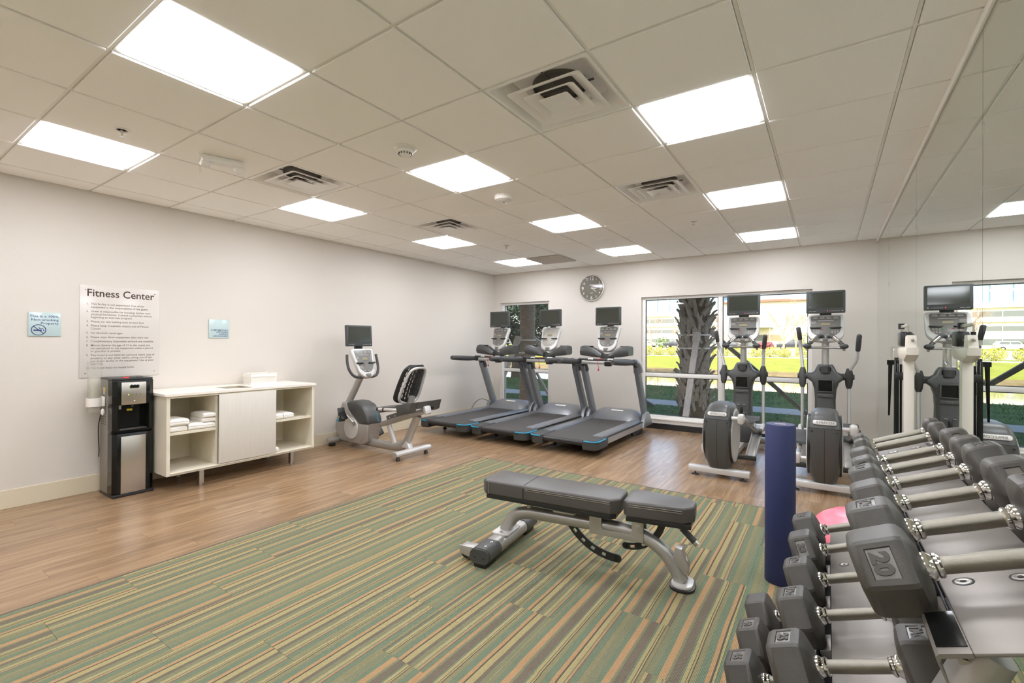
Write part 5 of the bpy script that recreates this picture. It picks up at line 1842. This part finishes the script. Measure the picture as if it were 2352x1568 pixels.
# grass blades on the near lawn
g = B()
for k in range(14000):
    if k % 3 == 0:
        x, y = r.uniform(-8, 1.5), r.uniform(8.0, 11.5)
        if min(math.hypot(x+2.1, (y-9.35)*1.2), math.hypot(x+5.9, (y-9.5)*1.2)) < 1.15:
            continue
    else:
        x, y = r.uniform(-13, 2), 12.65+4.4*r.random()**.6
    a = r.uniform(0, PI)
    h = r.uniform(.03, .075)
    w = .007
    lx, ly = r.uniform(-.05, .05), r.uniform(-.05, .05)
    zg = GZ-.01
    g.add([(x-w*math.cos(a), y-w*math.sin(a), zg), (x+w*math.cos(a), y+w*math.sin(a), zg), (x+lx, y+ly, zg+h)], [(0, 1, 2)])
o = obj('grass_blades', g, M_BLADE, None, 0, kind='stuff')
tag(o, 'short shaded grass growing on the near lawn outside', 'grass')


def palm(loc, label, rad, hgt, boots):
    t = thing('palm_tree', label, 'tree', loc)
    q = B()
    pr = []
    n = 26
    for k in range(n+1):
        z = hgt*k/n
        rr_ = rad*(1.06-.1*k/n+(.25*max(0, 1-z/.5) if boots else .1*max(0, 1-z/.4)))+(.0 if boots else .012*(k % 2))
        pr.append((rr_, z))
    obj('trunk', q.lathe(pr, 22), M_BARK if boots else M_BARKS, t, 60)
    if boots:
        bm_ = None
        for row in range(24):
            for kk in range(11):
                a = 2*PI*(kk+.5*(row % 2))/11+r.uniform(-.12, .12)
                z = .15+row*.158+r.uniform(-.03, .03)
                if bm_ is None:
                    b_ = B()
                    b_.loft([[(-.02, -.055, -.02), (.045, -.034, -.04), (.045, .034, -.04), (-.02, .055, -.02)], [(.025, -.042, .14), (.062, -.026, .13), (.062, .026, .13), (.025, .042, .14)], [(.072, -.032, .27), (.098, -.022, .265), (.098, .022, .265), (.072, .032, .27)], [(.125, -.022, .335), (.14, -.016, .33), (.14, .016, .33), (.125, .022, .335)]])
                    o = obj('leaf_base', b_, M_BOOT, t, 50)
                    bm_ = o.data
                else:
                    o = link('leaf_base', bm_, t)
                o.location = (rad*.96*math.cos(a), rad*.96*math.sin(a), z)
                o.rotation_euler = (r.uniform(-.35, .35), r.uniform(-.12, .12), a)
                o.scale = (r.uniform(.7, 1.1), r.uniform(.75, 1.1), r.uniform(.7, 1.0))
                o.rotation_euler.x += r.choice((-.5, .5, .4, -.4, 0))
    cr = B()
    for k in range(22):
        a = 2*PI*k/22+r.uniform(-.1, .1)
        el = r.uniform(.1, 1.1)
        ln = 2.0
        p = [Vector((0, 0, hgt))+Vector((math.cos(a)*ln*u*math.cos(el*(1-u)), math.sin(a)*ln*u*math.cos(el*(1-u)), ln*u*math.sin(el)*(1-.9*u))) for u in (0, .35, .7, 1)]
        for i in range(3):
            for s in (-1, 1):
                sd_ = Vector((-math.sin(a), math.cos(a), 0))*s*.5
                cr.add([p[i], p[i+1], p[i+1]+sd_*.8-Vector((0, 0, .3)), p[i]+sd_-Vector((0, 0, .2))], [(0, 1, 2, 3)])
    obj('fronds', cr, M_OAK, t, 0)
    return t


def brace(p0, p1, w, d, label, group='lumber braces propping the palms', mt=None):
    P0, P1 = Vector(p0), Vector(p1)
    t = thing('palm_brace', label, 'brace', p1, group=group)
    q = B().tube([P0-P1, (0, 0, 0)], 1, prof=[(-w/2, -d/2), (w/2, -d/2), (w/2, d/2), (-w/2, d/2)], upv=(0, 1, 0))
    obj('lumber', q, mt or M_LUMB, t, 0)
    q = B().tube([P0-P1, (P0-P1)*.9], 1, prof=[(-w/2-.012, -d/2-.012), (w/2+.012, -d/2-.012), (w/2+.012, d/2+.012), (-w/2-.012, d/2+.012)], upv=(0, 1, 0))
    obj('batten', q, M_LUMB, t, 0)


palm((-2.10, 9.35, GZ), 'stout palm trunk with criss-cross leaf bases outside the wide window', .225, 4.2, True)
palm((-5.92, 9.45, GZ), 'smooth grey ringed palm trunk outside the narrow window', .17, 4.6, False)
brace((-1.98, 9.02, 1.56), (-2.05, 8.35, GZ), .10, .04, 'wide weathered plank leaning on the front of the stout palm')
M_POLE = mat('grey_lumber', (122, 118, 114), .85, var=.15, vscale=6)
brace((-1.86, 9.42, 1.62), (-.20, 10.95, GZ), .07, .07, 'long grey timber slanting down from the stout palm towards the mirrors', mt=M_POLE)
brace((-5.78, 9.6, 1.42), (-3.45, 11.25, GZ), .07, .07, 'long grey timber whose foot shows at the corner of the wide window', mt=M_POLE)
brace((-6.0, 9.2, 1.50), (-6.25, 8.4, GZ), .12, .05, 'broad plank leaning on the front of the smooth palm')
brace((-5.85, 9.65, 1.45), (-5.0, 10.7, GZ), .08, .05, 'thin timber slanting behind the smooth palm')
brace((-6.05, 9.5, 1.2), (-5.75, 10.4, GZ), .05, .05, 'short thin timber beside the foot of the smooth palm')
for (x, y, z, rd, lb) in ((-2.10, 9.35, 1.27, .285, 'lower pale strap round the stout palm'), (-2.10, 9.35, 1.52, .285, 'upper pale strap round the stout palm'), (-5.92, 9.45, 1.42, .20, 'upper strap round the smooth palm'), (-5.92, 9.45, 1.12, .20, 'lower strap round the smooth palm')):
    o = obj('strap', B().lathe([(rd, -.014), (rd+.006, -.014), (rd+.006, .014), (rd, .014), (rd, -.014)], 26), M_WHITE, None, 40, loc=(x, y, z))
    tag(o, lb, 'strap', 'straps holding the palm braces')


def leafmesh(n, sx, sy, sz, size, seed, hollow=.35):
    q = B()
    rg = random.Random(seed)
    for k in range(n):
        while True:
            p = Vector((rg.uniform(-1, 1), rg.uniform(-1, 1), rg.uniform(-1, 1)))
            if hollow < p.length < 1:
                break
        c = Vector((p.x*sx, p.y*sy, p.z*sz))
        rm = Euler((rg.uniform(-1, 1), rg.uniform(-1, 1), rg.uniform(0, 6.3))).to_matrix()
        s = size*rg.uniform(.6, 1.3)
        q.add([c+rm @ Vector(v) for v in ((-s, 0, 0), (0, -s*.45, .1*s), (s, 0, 0), (0, s*.45, .1*s))], [(0, 1, 2, 3)])
    return q


sh0 = None
xs_ = [-16.4+1.22*k for k in range(15)]
ORD = ['first', 'second', 'third', 'fourth', 'fifth', 'sixth', 'seventh', 'eighth', 'ninth', 'tenth', 'eleventh', 'twelfth', 'thirteenth', 'fourteenth', 'last']
for k, x in enumerate(xs_):
    lb = ORD[k]+' yellow-green shrub, counting from the clock side, in the hedge across the pond'
    loc = (x+r.uniform(-.15, .15), 47+r.uniform(-.2, .2), .2)
    if sh0 is None:
        sh0 = thing('hedge_shrub', lb, 'shrub', loc, group='shrubs in the hedge across the pond')
        q = leafmesh(650, .78, .6, .46, .075, 4)
        obj('foliage', B().add(q.v, q.f, Matrix.Translation((0, 0, .46))), M_HEDGE, sh0, 0)
        s_ = B()
        for j in range(5):
            a = 2*PI*j/5
            s_.tube([(0, 0, -.02), (.3*math.cos(a), .25*math.sin(a), .5)], .015, 5)
        obj('stems', s_, M_TWIG, sh0, 0)
    else:
        c = clone(sh0, loc, lb, r.uniform(0, 6))
        c.scale = (r.uniform(.85, 1.15), r.uniform(.85, 1.1), r.uniform(.75, 1.1))

# leafy oak seen through the narrow window
t = thing('oak_tree', 'dense dark leafy tree filling the narrow window', 'tree', (-14.6, 22.0, -.6))
oq = B()
for k, (x, y, z, s) in enumerate(((-2.6, 0, 4.6, 1.9), (-.6, .8, 5.6, 2.2), (1.6, 0, 4.7, 2.0), (-1.5, -.4, 3.0, 1.6), (.9, .2, 3.2, 1.6), (2.9, .5, 3.4, 1.5), (0, 0, 7.2, 2.0), (-3.6, .4, 3.0, 1.4), (-2.2, 0, 6.6, 1.8), (2.3, 0, 6.5, 1.9))):
    q = leafmesh(2000, s*1.12, s*.9, s*.95, .14, 30+k, .1)
    oq.add(q.v, q.f, Matrix.Translation((x, y, z)))
obj('foliage', oq, M_OAK, t, 0, kind='stuff')
obj('trunk', B().tube([(0, 0, -.6), (.1, 0, 1.5), (-.1, .1, 3)], [.28, .22, .18], 10).tube([(0, 0, 1.6), (1.4, 0, 4)], [.12, .06], 8).tube([(0, 0, 1.8), (-1.5, 0, 4)], [.12, .06], 8), M_BARK, t)


def bare_tree(loc, h, label, seed):
    rg = random.Random(seed)
    t = thing('bare_tree', label, 'tree', loc, group='bare winter trees beyond the hedge')
    tk, br = B(), B()
    tk.tube([(0, 0, -.3), (.03*h*.1, 0, h*.22), (0, .02, h*.38)], [.018*h, .014*h, .011*h], 7)

    def grow(p, d, ln, rad, dep):
        e = p+d*ln
        br.tube([p, p+d*ln*.5+Vector((rg.uniform(-.03, .03)*ln, rg.uniform(-.03, .03)*ln, 0)), e], [rad, rad*.8, rad*.6], 4, caps=False)
        if dep == 0:
            return
        for _ in range(3 if dep > 1 else 4):
            a = Vector((rg.uniform(-1, 1), rg.uniform(-1, 1), rg.uniform(-.1, .7)))
            nd = (d*1.05+a*.62).normalized()
            grow(p+d*ln*rg.uniform(.45, 1), nd, ln*rg.uniform(.55, .75), rad*.55, dep-1)
    for k in range(6):
        a = 2*PI*k/6+rg.random()
        grow(Vector((0, 0, h*(.2+.03*k))), Vector((math.cos(a)*.6, math.sin(a)*.6, .9)).normalized(), h*.3, .006*h, 3)
    obj('trunk', tk, M_TWIG, t)
    obj('branches', br, M_TWIG, t, 0, kind='stuff')


def wpt(px, y):
    k = (px-1176)/FPX
    return y*(k*math.cos(YAW)-math.sin(YAW))/(k*math.sin(YAW)+math.cos(YAW))


bare_tree((wpt(1800, 70), 70, .25), 8.0, 'pale bare tree nearest the dark pickup across the pond', 3)
bare_tree((wpt(1828, 84), 84, .3), 7.5, 'smaller bare tree just behind the pickup tree', 5)
bare_tree((wpt(1496, 80), 80, .3), 8.5, 'bare tree at the clock edge of the wide window', 8)
bare_tree((wpt(1558, 92), 92, .35), 6.5, 'low bare tree behind the parked jeep', 9)
bare_tree((wpt(1662, 88), 88, .35), 8.0, 'bare tree behind the window mullion', 12)
bare_tree((wpt(1690, 110)-3, 110, .4), 8.0, 'far bare tree before the pale building', 14)
# small bushes in front of the far buildings
M_GREENB = mat('green_bush', (98, 128, 52), .7, var=.2, vscale=3)
for px, y, s, m_, lb in ((1748, 100, .8, M_REDL, 'crimson bush before the far pale building, next to the trainer screen'), (1766, 102, .9, M_REDL, 'crimson bush before the far pale building, nearer the pickup'), (1845, 112, 2.2, M_GREENB, 'round green bush behind the dark pickup'), (1522, 104, 1.6, M_GREENB, 'green bush beside the parked jeep'), (1575, 122, 1.4, M_GREENB, 'small yellow-green bush behind the stout palm')):
    t = thing('bush', lb, 'bush', (wpt(px, y), y, .35), group='bushes before the far buildings')
    q = leafmesh(420, s, s*.8, s*.8, .2, int(px))
    obj('foliage', B().add(q.v, q.f, Matrix.Translation((0, 0, s*.8))), m_, t, 0)
    obj('stems', B().tube([(0, 0, -.1), (.1, 0, s)], .05, 6), M_TWIG, t, 0)


def car(px, y, z, paint, kind, label, face=1):
    t = thing({'pickup': 'pickup_truck', 'jeep': 'jeep', 'sedan': 'car', 'suv': 'car'}[kind], label, 'car', (wpt(px, y), y, z), (0, 0, 0 if face > 0 else PI), group='cars parked across the pond')
    L = {'pickup': 5.6, 'jeep': 4.4, 'sedan': 4.6, 'suv': 4.7}[kind]
    h = L/2
    prof = {'pickup': [(-h, .45), (-h, 1.02), (-h+.35, 1.08), (-h+1.45, 1.15), (-h+2.1, 1.78), (-h+3.35, 1.80), (-h+3.6, 1.15), (h-.05, 1.12), (h, .5)],
            'jeep': [(-h, .55), (-h, 1.1), (-h+1.3, 1.15), (-h+1.6, 1.8), (h-.15, 1.82), (h, 1.15), (h, .5)],
            'sedan': [(-h, .4), (-h+.1, .8), (-h+1.1, .95), (-h+1.8, 1.42), (-h+3.1, 1.44), (-h+3.9, 1.0), (h-.05, .95), (h, .4)],
            'suv': [(-h, .45), (-h, .95), (-h+1.1, 1.05), (-h+1.7, 1.66), (h-.5, 1.68), (h-.05, 1.1), (h, .45)]}[kind]
    W_ = 1.85
    obj('body', B().prism(prof, -W_/2, W_/2, 'xz', .08), paint, t, 40)
    x0 = -h+{'pickup': 1.75, 'jeep': 1.55, 'sedan': 1.45, 'suv': 1.4}[kind]
    x1 = {'pickup': -h+3.4, 'jeep': h-.25, 'sedan': -h+3.45, 'suv': h-.5}[kind]
    zt = max(p[1] for p in prof)
    zb = zt-.52
    gw = B().prism([(x0, zb), (x0+.35, zt-.1), (x1-.25, zt-.1), (x1, zb)], -W_/2-.01, W_/2+.01, 'xz')
    obj('side_windows', gw, M_WIN, t, 0)
    obj('pillar', B().box(((x0+x1)/2, 0, (zb+zt-.1)/2), (.09, W_+.04, zt-zb-.1)), paint, t, 0)
    for xx in (-h+.95, h-1.0):
        for s in (-1, 1):
            w_ = obj('wheel', B().cyl((xx, s*(W_/2-.2), .36), (xx, s*(W_/2+.02), .36), .36, n=22), M_TYRE, t)
            obj('hub', B().cyl((xx, s*(W_/2+.01), .36), (xx, s*(W_/2+.04), .36), .2, n=16), M_STEEL, w_)


car(1826, 97, .36, M_CARD, 'pickup', 'dark pickup truck parked across the pond')
car(1524, 112, .42, M_CARS, 'jeep', 'boxy grey jeep parked across the pond')
car(1552, 101, .41, M_CARD, 'suv', 'dark car parked close beside the grey jeep')
car(1488, 119, .42, M_CARW, 'sedan', 'white car parked at the clock edge of the wide window')
car(1678, 97, .36, M_CARD, 'sedan', 'dark low car parked behind the window mullion')
car(1600, 116, .38, M_CARW, 'suv', 'white car parked behind the stout palm')
for px, y, lb in ((1511, 96, 'thin tall lamp post by the parked jeep'), (1552, 118, 'thin lamp post farther back near the stout palm')):
    t = thing('lamp_post', lb, 'lamp post', (wpt(px, y), y, .35), group='lamp posts in the far car park')
    obj('post', B().cyl((0, 0, -.1), (0, 0, 7.6), .09, .06, 8).box((0, 0, .2), (.5, .5, .7), .04), M_GUN, t)
    obj('lamp_head', B().box((.5, 0, 7.6), (1.0, .25, .12), .03).box((-.5, 0, 7.6), (1.0, .25, .12), .03), M_GUN, t)

# far buildings
t = thing('office_building', 'white office block with dark window bands and a glass top storey', 'building', (-50, 140, .6))
obj('wall', B().box((0, 6, 4.9), (52, 12, 10.1)), M_STUC, t, 0)
for z, h, lb in ((7.4, 1.2, 0), (4.3, 1.0, 0), (1.4, 1.3, 0)):
    w_ = obj('window_band', B().box((0, -.02, z), (50, .12, h)), M_WIN, t, 0)
    for k in range(14):
        obj('mullion', B().box((-24+3.7*k, -.1, z), (.16, .12, h)), M_STUC, w_, 0)
obj('ledge', B().box((0, -.3, 8.9), (52.6, .9, .35)).box((0, -.3, 5.8), (52.4, .5, .25)), M_STUC, t, 0)
cw = obj('glass_storey', B().box((0, 7, 13.4), (51, 12, 7)), M_CURT, t, 0)
for k in range(15):
    obj('column', B().box((-25+3.6*k, .8, 13.4), (.42, .6, 7)), M_STUC, cw, 0)
obj('roof_slab', B().box((0, 6, 17.1), (54, 15, .5)), M_STUC, t, 0)
t = thing('low_building', 'pale building with a brown cornice, entrance canopy and arched relief', 'building', (-9.5, 132, .55))
obj('wall', B().box((0, 6, 5.7), (26, 12, 11.6)), M_STUC, t, 0)
obj('cornice', B().box((0, -.4, 11.5), (27, 1.2, .55)), M_BROWN, t, 0)
obj('base_wall', B().box((0, -.1, 1.6), (26, .3, 3.0)), M_TAN, t, 0)
obj('arch_relief', B().prism([(-6+6*math.cos(PI*k/16), 5.2+3.4*math.sin(PI*k/16)) for k in range(17)]+[(-6-5*math.cos(PI*k/16), 5.2+2.5*math.sin(PI*k/16)) for k in range(17)], -.25, .0, 'xz'), M_TAN, t, 0)
obj('canopy', B().box((-5.5, -2.2, 5.0), (8.0, 4.4, .55), .05), M_SILVER, t)
for s in (-9, -2):
    obj('canopy_post', B().cyl((s, -4.0, 0), (s, -4.0, 4.8), .12, n=10), M_SILVER, t)
obj('entrance', B().box((-5.5, -.2, 1.6), (5, .2, 2.8)), M_WIN, t, 0)
obj('wall_panel', B().box((4, -.08, 6.6), (3.6, .16, 2.4), .02), M_TAN, t, 0)
t = thing('glass_tower', 'pale blue glass block rising behind the brown-corniced building', 'building', (-3, 154, .6))
obj('curtain_wall', B().box((0, 6, 9), (40, 12, 18)), M_CURT, t, 0)
for k in range(9):
    obj('mullion', B().box((-18+4.5*k, -.15, 9), (.3, .3, 18)), M_STUC, t, 0)

# ------------------------------------------------------------------ lettering becomes mesh
bpy.context.view_layer.update()
dg = bpy.context.evaluated_depsgraph_get()
for o in [o for o in S.objects if o.type == 'FONT']:
    me = bpy.data.meshes.new_from_object(o.evaluated_get(dg))
    me.name = o.name
    n_ = link('tmp', me, o.parent, None, None)
    n_.matrix_parent_inverse = o.matrix_parent_inverse
    n_.location, n_.rotation_euler, n_.scale = o.location, o.rotation_euler, o.scale
    nm_ = o.name.split('.')[0]
    bpy.data.objects.remove(o)
    n_.name = nm_
